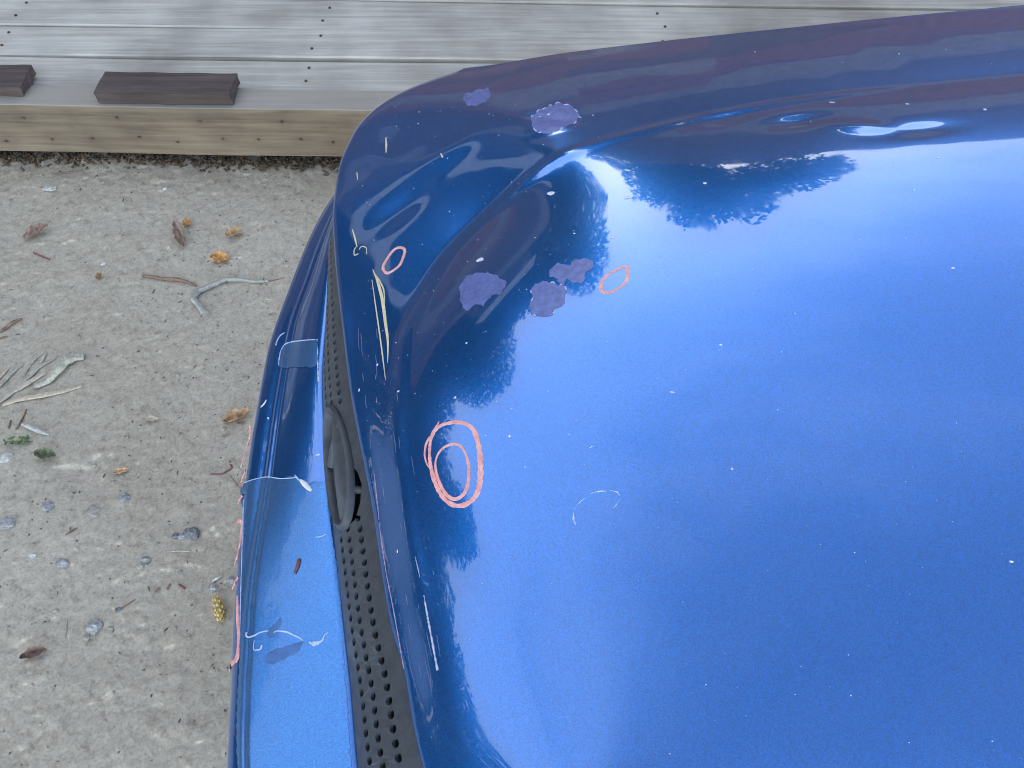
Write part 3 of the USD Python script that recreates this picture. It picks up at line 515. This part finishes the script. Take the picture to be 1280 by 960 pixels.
# ------------------------------------------------------------------ small things lying on the car
def pebble(center, size, seed, sub=2):
    m = trimesh.creation.icosphere(sub, 1.0); m.vertices *= (1 + .8 * (meshkit.fbm(m.vertices * 1.3 + seed * 7.1, 2, seed) - .5) + .5 * (meshkit.fbm(m.vertices * 3.1 + seed * 3.7, 3, seed + 5) - .5))[:, None]; m.vertices = m.vertices * np.array(size) + np.array(center); return m
def leaf(center, normal, direction, length, width, curl, seed, n=17, m=11):
    r_ = np.random.default_rng(seed); nrm = np.array(normal, float); nrm /= np.linalg.norm(nrm); d = np.array(direction, float); d -= nrm * (d @ nrm); d /= np.linalg.norm(d); s_ = np.cross(nrm, d)
    t, w = np.meshgrid(np.linspace(-1, 1, n), np.linspace(-1, 1, m), indexing='ij'); prof = np.sqrt(np.maximum(1 - np.abs(t) ** 1.8, .0)) * (1 + .25 * r_.normal(0, 1, (n, 1)) * .5)
    a, b = t * length / 2, w * prof * width / 2; h = curl * width * (w ** 2) * prof + curl * .5 * length * .3 * t ** 2 + (meshkit.fbm(np.stack([t * 3 + seed, w * 3, 0 * t], -1).reshape(-1, 3), 3, seed).reshape(t.shape) - .5) * .7 * width + .03 * width * np.cos(w * 9) * (np.abs(w) > .05) - .05 * width * (np.abs(w) < .05) + .16 * width
    P_ = np.array(center) + a[..., None] * d + b[..., None] * s_ + h[..., None] * nrm
    up_, lo_ = grid_mesh(P_), grid_mesh(P_ - nrm * .0006, True); return cat_([up_, lo_])
p, n_ = on_bumper([(376, 600), (390, 614)]); obj('petal', sweep(np.array([p[0] * (1 - t) + p[1] * t + n_[0] * .0016 for t in (0, .25, .5, .75, 1)]), np.array([.0016, .0035, .0042, .0038, .0018]), 8, flat=.35), M['white_flake'], None, smooth=50, label='white sliver lying on the blue bumper shelf', cat='flake')
p, n_ = on_bumper([(375, 699), (373, 708), (369.5, 717)]); obj('twig', sweep(p + n_ * .0022, np.array([.0026, .003, .0018]), 7), M['red_twig'], None, smooth=50, label='short reddish brown twig lying on the blue bumper shelf', cat='twig')

# ------------------------------------------------------------------ lumber behind the car
def boxm(x0, x1, y0, y1, z0, z1, bev=.003):
    m = trimesh.creation.box((x1 - x0, y1 - y0, z1 - z0)); m.apply_translation(((x0 + x1) / 2, (y0 + y1) / 2, (z0 + z1) / 2)); return m
TURN = math.radians(-1.42)
def turned(m, pivot=(-1.0, 2.014)):
    T = trimesh.transformations.rotation_matrix(TURN, [0, 0, 1], (pivot[0], pivot[1], 0)); m = m.copy(); m.apply_transform(T); return m
def to_front(u, v):                                              # a point of the beam's front face, in the beam's own axes
    c, s_ = math.cos(TURN), math.sin(TURN); n = np.array([-s_, c, 0]); d = ray(u, v); p0 = np.array([-1.0, 2.014, 0]); p = EYE + d * (((p0 - EYE) @ n) / (d @ n))
    q = p - p0; return q[0] * c + q[1] * s_ - 1.0, p[2]
BZ0, BZ1 = to_front(200, 193)[1], to_front(200, 134)[1]
KN = [(29, 147, .9), (8, 176, 1.3), (65, 174, .7), (115, 173, 1), (146, 147, 1), (174, 171, .8), (222, 177, .8), (250, 151, .9), (279, 173, 1), (323, 174, .8), (352, 152, 1), (376, 174, .8), (416, 178, .7), (190, 150, .4), (90, 160, .4), (300, 160, .35)]
nx_, nz_ = 520, 28
bx, bz = np.linspace(-2.9, 1.6, nx_), np.linspace(BZ0, BZ1, nz_)
prof = [(2.014 + .006 * 0 + .092, z) for z in np.linspace(BZ0, BZ1, 3)]
loop = [(2.018, BZ0)] + [(2.014, z) for z in np.linspace(BZ0 + .004, BZ1 - .005, nz_)] + [(2.0155, BZ1 - .0015), (2.019, BZ1), (2.10, BZ1), (2.104, BZ1 - .004), (2.104, BZ0)]
G_ = np.array([[(x, y + .0012 * math.sin(x * 9) * (y < 2.02), z + .0016 * math.sin(x * 3.1 + 1)) for (y, z) in loop + loop[:1]] for x in bx])
beam = grid_mesh(G_); kv = np.zeros(G_.shape[:2])
for u_, v_, k_ in KN:
    x_, z_ = to_front(u_, v_); dx, dz = (G_[..., 0] - x_), (G_[..., 2] - z_); fr = (G_[..., 1] < 2.016)
    kv = np.maximum(kv, fr * k_ * np.exp(-(dx / .009) ** 2 - (dz / .0065) ** 2)); kv = np.maximum(kv, fr * .38 * k_ * np.exp(-(dx / .045) ** 2 - (dz / .006) ** 2)); kv = np.maximum(kv, fr * .22 * k_ * np.exp(-(dx / .03) ** 2 - (dz / .03) ** 2))
beam = turned(beam); 
if beam.volume < 0: beam.invert()
bt = thing('timber_beam', 'long weathered timber beam lying behind the car, dark nail holes along its face', 'beam')
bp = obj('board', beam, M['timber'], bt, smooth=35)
KV_POINTS = cKDTree(np.asarray(beam.vertices)); mesh_pts = np.array(UsdGeom.Mesh(bp).GetPointsAttr().Get()); knot = kv.ravel()[KV_POINTS.query(mesh_pts)[1]]
UsdGeom.PrimvarsAPI(bp).CreatePrimvar('knot', Sdf.ValueTypeNames.FloatArray, 'vertex').Set([float(k) for k in knot])
for i, (u_, v_, k_) in enumerate(KN[:13]):
    x_, z_ = to_front(u_, v_); c_ = trimesh.creation.cylinder(.0032, .004, sections=8); c_.apply_transform(trimesh.transformations.rotation_matrix(math.pi / 2, [1, 0, 0])); c_.apply_translation((x_, 2.0135, z_)); obj('nail', turned(c_), M['bark_litter'], bt)
for i, x_ in enumerate((-2.4, -1.55, -.62, .4)):
    obj('bearer', turned(boxm(x_, x_ + .09, 2.06, 3.4, -.01, BZ0 - .001)), M['dark_plank'], bt)
LOOK = ['grey plank next to the front beam, nearest of the deck', 'grey plank in second place behind the front beam', 'grey plank in third place behind the front beam', 'grey plank in fourth place behind the front beam', 'grey plank in fifth place behind the front beam', 'grey plank in sixth place behind the front beam', 'grey plank farthest from the front beam in the deck']
rr = random.Random(3); y_ = 2.112
for i in range(7):
    w_ = rr.uniform(.125, .15); n_ = 40; xsn = np.linspace(-2.9 + rr.uniform(-.1, .1), 1.6 + rr.uniform(-.2, .3), n_); zt = BZ1 - rr.uniform(.0, .008)
    lp = [(y_, zt - .12), (y_, zt - .004), (y_ + .004, zt), (y_ + w_ * .5, zt - .002), (y_ + w_ - .004, zt), (y_ + w_, zt - .004), (y_ + w_, zt - .12)]
    m = grid_mesh(np.array([[(x, yy_ + .003 * math.sin(x * 2 + i), zz_ + .003 * math.sin(x * 1.7 + i * 2)) for yy_, zz_ in lp] for x in xsn])); 
    if m.face_normals[len(m.faces) // 2][2] < 0: m.invert()
    pk = obj('plank', turned(m), M['weathered_plank'], None, smooth=35, label=LOOK[i], cat='plank', group=None)
    for x_ in (-2.36, -1.51, -.58, .44):
        for q in (.28, .74):
            c_ = trimesh.creation.cylinder(.0042, .004, sections=8); c_.apply_translation((x_ + rr.uniform(-.012, .012), y_ + w_ * q, zt + .003 * math.sin(x_ * 1.7 + i * 2))); obj('nail', turned(c_), M['bark_litter'], pk)
    y_ += w_ + rr.uniform(.006, .014)
def roughboard(x0, x1, y0, y1, z0, z1, seed):
    m = boxm(x0, x1, y0, y1, z0, z1)
    for _ in range(4): m = m.subdivide()
    p = m.vertices; n_ = np.stack([meshkit.fbm(p * 30 + k * 9.1 + seed, 3, seed + k) - .5 for k in range(3)], 1); p = p + n_ * np.array([.012, .006, .004]); p[:, 2] = np.maximum(p[:, 2], z0); m.vertices = p; return m
def top_x(u, v): p = at(u, v, BZ1); return p
a_, b_ = top_x(122, 132), top_x(290, 137); m = roughboard(a_[0], b_[0], 2.026, 2.12, BZ1 + .002, BZ1 + .034, 1); obj('board_offcut', turned(m), M['dark_plank'], None, label='dark board offcut resting on top of the timber beam, the longer one', cat='board')
a_, b_ = top_x(-60, 125), top_x(28, 125.5); m = roughboard(a_[0], b_[0], 2.05, 2.15, BZ1 + .002, BZ1 + .03, 5); obj('board_offcut', turned(m), M['dark_plank'], None, label='dark board offcut on the beam at the left edge of the view', cat='board')
rr = np.random.default_rng(12); lit = []
for _ in range(1500):
    x_ = rr.uniform(-2.2, -.2); yv = 2.014 + (x_ + 1) * math.tan(TURN) + rr.normal(.012, .016); c_ = np.array([x_, yv, ground_z(np.array([x_]), np.array([yv]))[0] + rr.uniform(0, .008)])
    m = trimesh.creation.box((rr.uniform(.004, .016), rr.uniform(.003, .008), rr.uniform(.002, .005))); m.apply_transform(trimesh.transformations.euler_matrix(rr.normal(0, .5), rr.normal(0, .5), rr.uniform(0, 3.1))); m.apply_translation(c_); lit.append(m)
obj('bark_litter', cat_(lit), M['bark_litter'], None, label='dark brown bark crumbs in the gap under the timber beam', cat='litter', kind='stuff')

# ------------------------------------------------------------------ gravel, stones, twigs and leaves on the ground
rr = np.random.default_rng(7); gv_ = []; base = [pebble((0, 0, 0), (1, 1, 1), s_, 1) for s_ in range(8)]
N_ = 3800; px_ = rr.uniform(-1.7, -.30, N_); py_ = rr.uniform(.35, 2.05, N_); cl = meshkit.fbm(np.stack([px_ * 5, py_ * 5, 0 * px_], 1), 2, 77); keep = rr.random(N_) < np.clip((cl - .28) * 2.4, .12, 1); px_, py_ = px_[keep], py_[keep]; pz_ = ground_z(px_, py_)
for i in range(len(px_)):
    b_ = base[i % 8]; s_ = .0010 + .0036 * rr.random() ** 7; m_v = b_.vertices * (s_ * np.array([rr.uniform(.8, 1.5), rr.uniform(.8, 1.2), rr.uniform(.45, .8)])); a_ = rr.uniform(0, 6.28); R_ = np.array([[math.cos(a_), -math.sin(a_), 0], [math.sin(a_), math.cos(a_), 0], [0, 0, 1]]); gv_.append(trimesh.Trimesh(m_v @ R_.T + np.array([px_[i], py_[i], pz_[i] + s_ * .12]), b_.faces, process=False))
obj('gravel', cat_(gv_), M['gravel'], None, smooth=40, label='fine grey gravel strewn over the packed dirt', cat='gravel', kind='stuff')
lit = []; N_ = 900; px_ = rr.uniform(-1.7, -.30, N_); py_ = rr.uniform(.35, 2.02, N_); cl = meshkit.fbm(np.stack([px_ * 3.5, py_ * 3.5, 0 * px_], 1), 2, 31); keep = rr.random(N_) < np.clip((cl - .3) * 3, .1, 1); px_, py_ = px_[keep], py_[keep]; pz_ = ground_z(px_, py_)
for i in range(len(px_)):
    L_ = rr.uniform(.003, .009) * (2.2 if rr.random() < .12 else 1); m = trimesh.creation.icosphere(0, 1.0); m.vertices *= np.array([L_ / 2, rr.uniform(.0008, .0022), rr.uniform(.0008, .0016)]); m.apply_transform(trimesh.transformations.euler_matrix(rr.normal(0, .2), rr.normal(0, .2), rr.normal(.3, .9))); m.apply_translation((px_[i], py_[i], pz_[i] + .001)); lit.append(m)
obj('soil_crumbs', cat_(lit), M['crumb'], None, label='tiny dark bits of bark and soil strewn over the dirt', cat='crumbs', kind='stuff')
def stone(u, v, wpx, material, label, h=.55, seed=0, dv=0):
    p = on_ground(u, v); r_ = wpx * px_size(p) / 2; obj('stone', pebble(p + np.array([0, 0, r_ * h * .1]), (r_ * 1.1, r_ * .9, r_ * h), seed, 3), M[material], None, smooth=25, label=label, cat='stone')
stone(240, 667, 17, 'dark_stone', 'dark blue-grey stone beside a crumbled hole, nearest the bumper', .7, 3)
stone(228, 671, 9, 'grey_stone', 'small clod in the crumbled hole beside the dark stone', .6, 13)
stone(219, 670, 8, 'dark_stone', 'small dark pebble at the left of the crumbled hole', .5, 14)
stone(60, 633, 13, 'grey_stone', 'bluish stone set in the dirt below the green sprig', .35, 4)
stone(8, 654, 15, 'grey_stone', 'bluish half buried stone at the left edge of the view', .35, 5)
stone(78, 704, 13, 'grey_stone', 'flat bluish stone with a dark right edge, mid left', .4, 6)
stone(117, 784, 16, 'grey_stone', 'pale blue stone half sunk among crumbs, low left', .6, 7)
stone(108, 797, 8, 'gravel', 'round crumb just below the pale blue stone', .6, 16)
stone(148, 762, 7, 'dark_stone', 'little dark pebble at the end of a thin stalk', .5, 8)
stone(182, 700, 9, 'grey_stone', 'pebble topmost in the little heap near the middle', .6, 9); stone(175, 708, 7, 'gravel', 'pebble at the left of the little heap near the middle', .6, 10)
stone(267, 735, 10, 'grey_stone', 'grey pebble beside the white sliver near the bumper', .6, 11); stone(289, 725, 10, 'grey_stone', 'grey pebble touching the bumper foot above the yellow cone', .7, 12)
stone(130, 330, 7, 'pale_stone', 'small white pebble in the upper dirt', .6, 17); stone(207, 236, 5, 'pale_stone', 'tiny white pebble near the beam', .6, 18); stone(41, 694, 7, 'pale_stone', 'small white pebble in the lower left dirt', .4, 19)
stone(118, 292 + 290, 5, 'gravel', 'small pebble right of the olive leaf', .5, 20); stone(8, 572, 14, 'pale_stone', 'flat pale stone chip below the green sprig', .3, 21); stone(116, 640, 15, 'gravel', 'flat grey stone flush with the dirt, lower left', .3, 22)
stone(155, 622, 12, 'grey_stone', 'bluish stone flush with the dirt, left of the middle', .25, 23); stone(62, 235, 12, 'pale_stone', 'pale pinkish flat stone in front of the beam', .3, 24)
def stick(name, uv, w, material, label, cat, group=None, lift=.35, sides=8, knob=0.0, parent=None):
    uv = spl(uv, max(8, len(uv) * 5)); ww = np.interp(np.linspace(0, 1, len(uv)), np.linspace(0, 1, len(w)), w); p = np.array([on_ground(*q) for q in uv]); r_ = ww * px_size(p) / 2; p[:, 2] += r_ * (.5 + lift); r_ = r_ * (1 + knob * np.sin(np.arange(len(r_)) * 1.7))
    return obj(name, sweep(p, r_, sides), M[material], parent, smooth=50, label=label, cat=cat, group=group)
stick('twig', [(258, 395), (250, 384), (243, 375), (246, 369), (258, 362), (272, 356), (284, 351), (300, 351), (318, 353), (336, 352)], [9, 7, 7.5, 6.5, 6, 5.5, 5.5, 4.5, 4, 3], 'grey_twig', 'grey bent twig with a sharp elbow beside the bumper', 'twig', knob=.08)
stick('twig', [(336, 352), (345, 350), (356, 347)], [1.4, 1.1, .8], 'brown_twig', 'hair-thin stem reaching from the bent grey twig to the bumper', 'twig')
stick('twig', [(178, 346), (190, 347), (205, 350), (222, 351), (236, 354), (246, 358)], [3, 4, 4, 5, 4, 2], 'brown_twig', 'thin brown straight twig left of the bent grey twig', 'twig', knob=.12)
stick('twig', [(0, 416), (8, 411), (16, 405), (28, 399)], [3, 3.5, 4, 2], 'brown_twig', 'brown twig at the left edge above the bark strips', 'twig'); stick('twig', [(0, 424), (5, 422), (10, 421)], [2, 2, 1], 'brown_twig', 'short dark twig below the brown twig at the left edge', 'twig')
stick('twig', [(42, 316), (50, 320), (63, 325)], [1.5, 2.2, 1.5], 'red_twig', 'thin reddish twig in the upper left dirt', 'twig'); stick('twig', [(64, 218), (80, 217), (104, 213)], [1, 2, 1], 'brown_twig', 'thin dark twig lying in front of the beam', 'twig')
stick('twig', [(298, 608), (287, 594)], [1, 1], 'brown_twig', 'thin bent twig touching the bumper by the first crayon stroke', 'twig'); stick('twig', [(262, 593), (276, 593), (284, 589), (290, 585), (288, 581)], [1.5, 1.5, 1.5, 1.8, 2], 'red_twig', 'crooked red-brown twig beside the upper crayon strokes', 'twig')
stick('stalk', [(153, 760), (161, 755), (170, 749)], [1.6, 1.6, 1], 'brown_twig', 'thin dark stalk beside a little dark pebble', 'stalk'); stick('stalk', [(81, 800), (83, 788), (84, 775)], [1.3, 1.6, 1.3], 'straw', 'upright straw stalk above the brown leaf, low left', 'stalk')
stick('stalk', [(212, 690), (226, 689), (239, 690)], [1.6, 2.2, 1.6], 'straw', 'short straw below the crumbled hole', 'stalk'); stick('stalk', [(82, 669), (90, 664), (97, 660)], [1.4, 2.4, 1.2], 'brown_twig', 'short dark stalk above the flat bluish stone', 'stalk')
stick('stalk', [(213, 730), (209, 737)], [2.4, 2], 'brown_twig', 'dark crumb of stalk left of the yellow cone', 'stalk'); stick('stalk', [(200, 733 + 2), (194, 740)], [3, 2], 'brown_twig', 'dark stalk bit farther left of the yellow cone', 'stalk'); stick('stalk', [(224, 731), (231, 736)], [2.4, 3], 'red_twig', 'pinkish stalk bit left of the yellow cone', 'stalk')
stick('sliver', [(266, 728), (271, 724), (278, 720)], [3, 4.5, 2], 'pale_stone', 'white splinter lying beside the grey pebble by the bumper', 'splinter')
# splintered bark strips fanning in from the left edge
bk = thing('bark_bundle', 'bundle of split grey-brown bark strips fanning in at the left edge', 'bark', group=None)
for uv, w, m_ in (([(44, 484), (60, 478), (72, 466), (86, 452), (106, 447)], [6, 9, 13, 15, 9], 'straw'), ([(-14, 512), (8, 497), (30, 478), (46, 462), (57, 442)], [5, 6, 6, 6, 3], 'straw'), ([(10, 493), (24, 487), (40, 477), (57, 467)], [4, 6, 6, 3], 'pale_straw'), ([(-12, 492), (4, 478), (20, 462), (29, 456)], [5, 6, 6, 4], 'straw'), ([(36, 469), (52, 458), (71, 447)], [4, 5, 3], 'straw'),
                  ([(72, 456), (79, 448), (88, 440)], [3, 4, 2], 'straw'), ([(-14, 484), (0, 472), (12, 460)], [4, 5, 3], 'pale_straw'), ([(4, 507), (26, 500), (50, 496), (75, 491), (103, 483)], [4, 6, 7, 5, 3], 'pale_straw'), ([(30, 470), (42, 452), (56, 440)], [3, 3.5, 2], 'straw')):
    uv_ = spl(uv, 22); ww = np.interp(np.linspace(0, 1, 22), np.linspace(0, 1, len(w)), w); p = np.array([on_ground(*q) for q in uv_]); r_ = ww * px_size(p) / 2; p[:, 2] += r_ * .55
    obj('strip', sweep(p, r_ * (1 + .06 * np.sin(np.arange(22) * 1.3)), 8, flat=.55), M[m_], bk, smooth=35)
stick('chip_of_wood', [(28, 531), (40, 536), (52, 541), (62, 544)], [3, 6, 6, 2], 'pale_stone', 'pale wood sliver lying below the bark strips', 'wood sliver'); stick('stem', [(20, 537), (27, 527), (33, 512)], [2, 2.4, 1.4], 'brown_twig', 'thin dark stem between the bark strips and the green sprig', 'stem'); stick('stem', [(11, 536), (14, 526)], [2, 2], 'brown_twig', 'short dark stem at the left of the thin dark stem', 'stem')
def fallen(u, v, lpx, wpx, du, dv, material, label, curl=.35, seed=0, name='leaf'):
    p = on_ground(u, v); q = on_ground(u + du, v + dv); s_ = px_size(p); d_ = q - p; obj(name, leaf(p + np.array([0, 0, .003]), (0, -.15, 1), d_, lpx * s_ * 1.15, wpx * s_ * 1.3, curl, seed), M[material], None, smooth=60, label=label, cat='leaf')
fallen(276, 325, 19, 11, 8, 0, 'orange_leaf', 'bright orange curled leaf above the bent grey twig', .35, 1); fallen(293, 294, 17, 9, 8, -2, 'tan_leaf', 'tan crumpled leaf above the orange leaf', .5, 2); fallen(235, 281, 9, 7, 4, -1, 'orange_leaf', 'tiny orange leaf scrap near the crumpled brown leaf', .4, 3)
fallen(225, 296, 34, 8, 3, 8, 'faded_leaf', 'long crumpled brown leaf left of the tan leaf', .5, 4); fallen(47, 292, 24, 9, 8, -3, 'faded_leaf', 'brown dry leaf in the upper left dirt', .4, 5); fallen(297, 523, 29, 10, 9, -4, 'tan_leaf', 'curled tan leaf beside the bumper', .6, 6)
fallen(44, 818, 24, 8, 8, -2, 'brown_leaf', 'dark brown curled leaf at the lower left', .5, 7); fallen(58, 570, 21, 9, 8, 1, 'olive_leaf', 'small olive leaf right below the green sprig', .4, 8); fallen(125, 347, 7, 5, 3, -3, 'dry_leaf', 'tiny rusty leaf scrap below the white pebble', .4, 9)
fallen(190, 525, 16, 5, 8, 0, 'pale_straw', 'pale narrow leaf scrap in the middle dirt', .3, 10); fallen(152, 510 + 80, 15, 5, 6, -1, 'tan_leaf', 'pale pinkish leaf scrap left of the middle', .3, 11)
# green sprig
sp_ = thing('weed_sprig', 'small green weed sprig lying on the dirt at the left edge', 'sprig'); r_ = random.Random(8)
pa, pb = on_ground(10, 553), on_ground(42, 553); obj('stem', sweep(np.array([pa + (pb - pa) * t + np.array([0, 0, .004]) for t in np.linspace(0, 1, 6)]), .0012, 6), M['green_weed'], sp_)
for i in range(18):
    t = r_.random(); c_ = pa + (pb - pa) * t + np.array([r_.uniform(-.004, .004), r_.uniform(-.010, .010), r_.uniform(.004, .012)]); obj('leaflet', leaf(c_, (r_.uniform(-.4, .4), r_.uniform(-.4, .4), 1), (r_.uniform(-1, 1), r_.uniform(-1, 1), .1), r_.uniform(.008, .014), r_.uniform(.005, .008), .3, i, 5, 5), M['green_weed'], sp_, smooth=60)
# yellow cone by the bumper
pa, pb = on_ground(277, 777), on_ground(272, 748); cn = thing('seed_cone', 'yellow scaly seed cone lying beside the bumper', 'cone'); ax = (pb - pa); obj('core', sweep(np.array([pa + ax * t + np.array([0, 0, .008]) for t in np.linspace(0, 1, 7)]), np.array([.002, .006, .0075, .007, .006, .0045, .002]), 8), M['yellow_cone'], cn, smooth=50)
for i in range(34):
    t = (i + .5) / 34; a_ = i * 2.4; rad_ = .008 * math.sin(math.pi * (.12 + .8 * t)) ** .6; u_ax = ax / np.linalg.norm(ax); s_ = np.cross(u_ax, [0, 0, 1]); c_ = pa + ax * t + np.array([0, 0, .008]); o_ = math.cos(a_) * s_ + math.sin(a_) * np.array([0, 0, 1]); obj('scale', leaf(c_ + o_ * rad_, o_ - u_ax * .5, u_ax + o_ * .6, .009, .006, .25, i, 5, 5), M['yellow_cone'], cn, smooth=60)

# ------------------------------------------------------------------ what stands around and shows in the paint
fn = thing('board_fence', 'tall brown board wall far behind the lumber, mirrored in the bonnet', 'fence'); rr = random.Random(6)
for i in range(12):
    for j in range(4):
        x0 = -8.5 + j * 4.8 - 1.1 * (i % 2); d_ = .02 * (i % 2) + rr.uniform(0, .006); obj('board', boxm(x0, x0 + 4.86, 6.5 + d_ + .001 * j, 6.522 + d_ + .001 * j, i * .25 - .01 * (i > 0), i * .25 + .27), M[['brown_boards', 'grey_boards', 'red_boards', 'brown_boards'][rr.randrange(4)]], fn)
for j in range(9): obj('post', boxm(-8.4 + j * 2.35, -8.3 + j * 2.35, 6.56, 6.66, 0, 2.95), M['brown_boards'], fn)
def tree(name, label, base, clumps, leaf_size, n, material, seed, trunk_h):
    t_ = thing(name, label, 'tree', (0, 0, 0)); r_ = np.random.default_rng(seed); b_ = np.array([base[0], base[1], 0.0])
    tk = [sweep(np.array([b_ + np.array([.05 * math.sin(k * 1.3), .05 * math.cos(k), k / 6 * trunk_h]) for k in range(7)]), np.linspace(.2, .06, 7), 10)]
    obj('trunk', tk[0], M['tree_bark'], t_, smooth=50); V, Fc = [], []
    for (cx, cy, cz, rx_, ry_, rz_) in clumps:
        obj('limb', sweep(np.array([b_ + np.array([0, 0, trunk_h * .55]), (b_ + np.array([cx, cy, cz])) / 2 + np.array([0, 0, trunk_h * .2]) , b_ + np.array([cx, cy, cz])]) if False else np.array([b_ + np.array([0, 0, min(trunk_h * .6, cz * .6)]), b_ + np.array([cx * .5, cy * .5, cz * .8]), b_ + np.array([cx, cy, cz])]), np.array([.07, .05, .02]), 7), M['tree_bark'], t_, smooth=50)
        k_ = int(1.9 * n * rx_ * rz_); d = r_.normal(size=(k_, 3)); d /= np.linalg.norm(d, axis=1, keepdims=True); rad = r_.random(k_) ** .45; rad *= .78 + .45 * meshkit.fbm(d * 2.2 + seed, 3, seed)
        c = b_ + np.array([cx, cy, cz]) + d * rad[:, None] * np.array([rx_, ry_, rz_]); a = r_.normal(size=(k_, 3)); a /= np.linalg.norm(a, axis=1, keepdims=True); q = np.cross(a, r_.normal(size=(k_, 3))); q /= np.linalg.norm(q, axis=1, keepdims=True); L_ = leaf_size * r_.uniform(.6, 1.3, (k_, 1))
        V.append(np.stack([c - a * L_, c + q * L_ * .6, c + a * L_, c - q * L_ * .6], 1).reshape(-1, 3))
    V = np.concatenate(V); i_ = np.arange(len(V)).reshape(-1, 4); obj('crown', trimesh.Trimesh(V, np.vstack([i_[:, [0, 1, 2]], i_[:, [0, 2, 3]]]), process=False), M[material], t_, kind='stuff')
def polar(az, r_, x0=.05, y0=.7): return x0 + r_ * math.sin(math.radians(az)), y0 + r_ * math.cos(math.radians(az))
def el(e, r_): return .8 + r_ * math.tan(math.radians(e))
BIG = 18.0
tree('broad_tree', 'broad dark tree left of the board wall, mirrored beside the large crayon ring', polar(-45, BIG), [(0, 0, 11.0, 3.3, 3.3, 4.6), (-.4, -.6, 7.0, 3.6, 3.6, 4.2), (.2, .3, 3.4, 3.6, 3.6, 3.0)], .15, 330, 'dark_foliage', 21, 10)
tree('twin_tree', 'tall two-topped tree behind the board wall, mirrored by the dull patches', polar(-19, BIG), [(-1.7, 0, 11.2, 1.9, 1.9, 4.0), (1.3, 0, 10.6, 2.0, 2.0, 4.2), (-.3, 0, 6.4, 3.4, 3.0, 3.2), (.2, 0, 3.4, 3.2, 3.0, 2.6)], .15, 380, 'foliage', 22, 10)
tree('crooked_tree', 'crooked leafy tree peeking over the board wall, mirrored mid bonnet', polar(7, BIG), [(-2.0, 0, 9.4, 1.5, 1.4, 2.0), (-.9, 0, 11.0, 1.4, 1.4, 2.6), (.3, 0, 10.6, 1.7, 1.6, 2.5), (1.9, 0, 9.6, 1.5, 1.4, 2.0), (-1.2, 0, 8.4, 1.6, 1.6, 2.2), (2.9, 0, 9.2, .8, .8, 1.0)], .14, 420, 'foliage', 23, 9)
tree('slim_tree', 'slim dark tree ahead of the car, mirrored below the large crayon ring', polar(-77, BIG), [(0, 0, 10.4, 1.7, 1.7, 3.4), (0, 0, 6.5, 2.1, 2.1, 3.2), (0, 0, 3.0, 2.2, 2.2, 2.6)], .15, 380, 'dark_foliage', 24, 9)
for j, (az_, e_, w_) in enumerate(((-58, 28, 2.0), (-66, 27, 2.2), (-72, 29, 1.8), (-86, 23, 2.6), (-97, 24, 2.8), (-110, 17, 3.0))):
    zt = .8 + 15 * math.tan(math.radians(e_)); tree('low_tree', ['low bushy tree right of the slim dark tree, nearest the broad one', 'low bushy tree midway between the broad and the slim tree', 'low bushy tree touching the slim dark tree', 'low bushy tree left of the slim dark tree', 'low bushy tree second to the left of the slim tree', 'low bushy tree farthest left of all the trees'][j], polar(az_, 15), [(0, 0, zt * .66, w_, w_, zt * .34), (.2, .1, zt * .34, w_ * 1.1, w_ * 1.1, zt * .34)], .15, 360, 'dark_foliage', 40 + j, zt * .6)
tree('back_tree', 'bushy tree standing right behind the dark cabin', polar(-34, 19), [(-.8, 0, 9.8, 2.6, 2.4, 3.6), (1.2, 0, 9.6, 2.0, 2.2, 3.2), (0, 0, 4.5, 3.6, 2.6, 3.6), (.4, 0, 7.5, 2.4, 2.2, 3.0)], .17, 480, 'dark_foliage', 61, 9)
# a cabin with a pale metal roof between the trees
cb = thing('cabin', 'dark walled cabin with a pale metal roof, mirrored in the bonnet corner', 'cabin')
def cab(pts):                                                    # local x along the front, y back
    a_ = math.radians(-30); ox, oy = polar(-30, 11); c_, s_ = math.cos(a_), math.sin(a_); p = np.asarray(pts, float); return np.stack([ox + p[..., 0] * c_ + p[..., 1] * s_, oy - p[..., 0] * s_ + p[..., 1] * c_, p[..., 2]], -1)
def cbox(*b_): m = boxm(*b_); m.vertices = cab(m.vertices); return m
obj('wall', cbox(-1.45, 1.45, 0, 3.2, 0, 5.25), M['brown_boards'], cb)
for k in range(9):
    x0 = -1.6 + k * .355; q = cab([(x0, -.4, 5.3), (x0 + .345, -.4, 5.3), (x0 + .345, 1.6, 6.6), (x0, 1.6, 6.6)]); q2 = q + np.array([0, 0, .05]); obj('roof_sheet', trimesh.convex.convex_hull(np.vstack([q, q2])), M['roof_metal'], cb)
q = cab([(-1.6, 1.6, 6.6), (1.6, 1.6, 6.6), (1.6, 3.6, 5.3), (-1.6, 3.6, 5.3)]); obj('roof', trimesh.convex.convex_hull(np.vstack([q, q + np.array([0, 0, .05])])), M['roof_metal'], cb)
for x0 in (-1.15, .25):
    w_ = obj('window', cbox(x0, x0 + .9, -.03, .02, 3.1, 4.2), M['roof_metal'], cb); obj('pane', cbox(x0 + .07, x0 + .83, -.036, -.028, 3.17, 4.13), M['glass_dark'], w_)
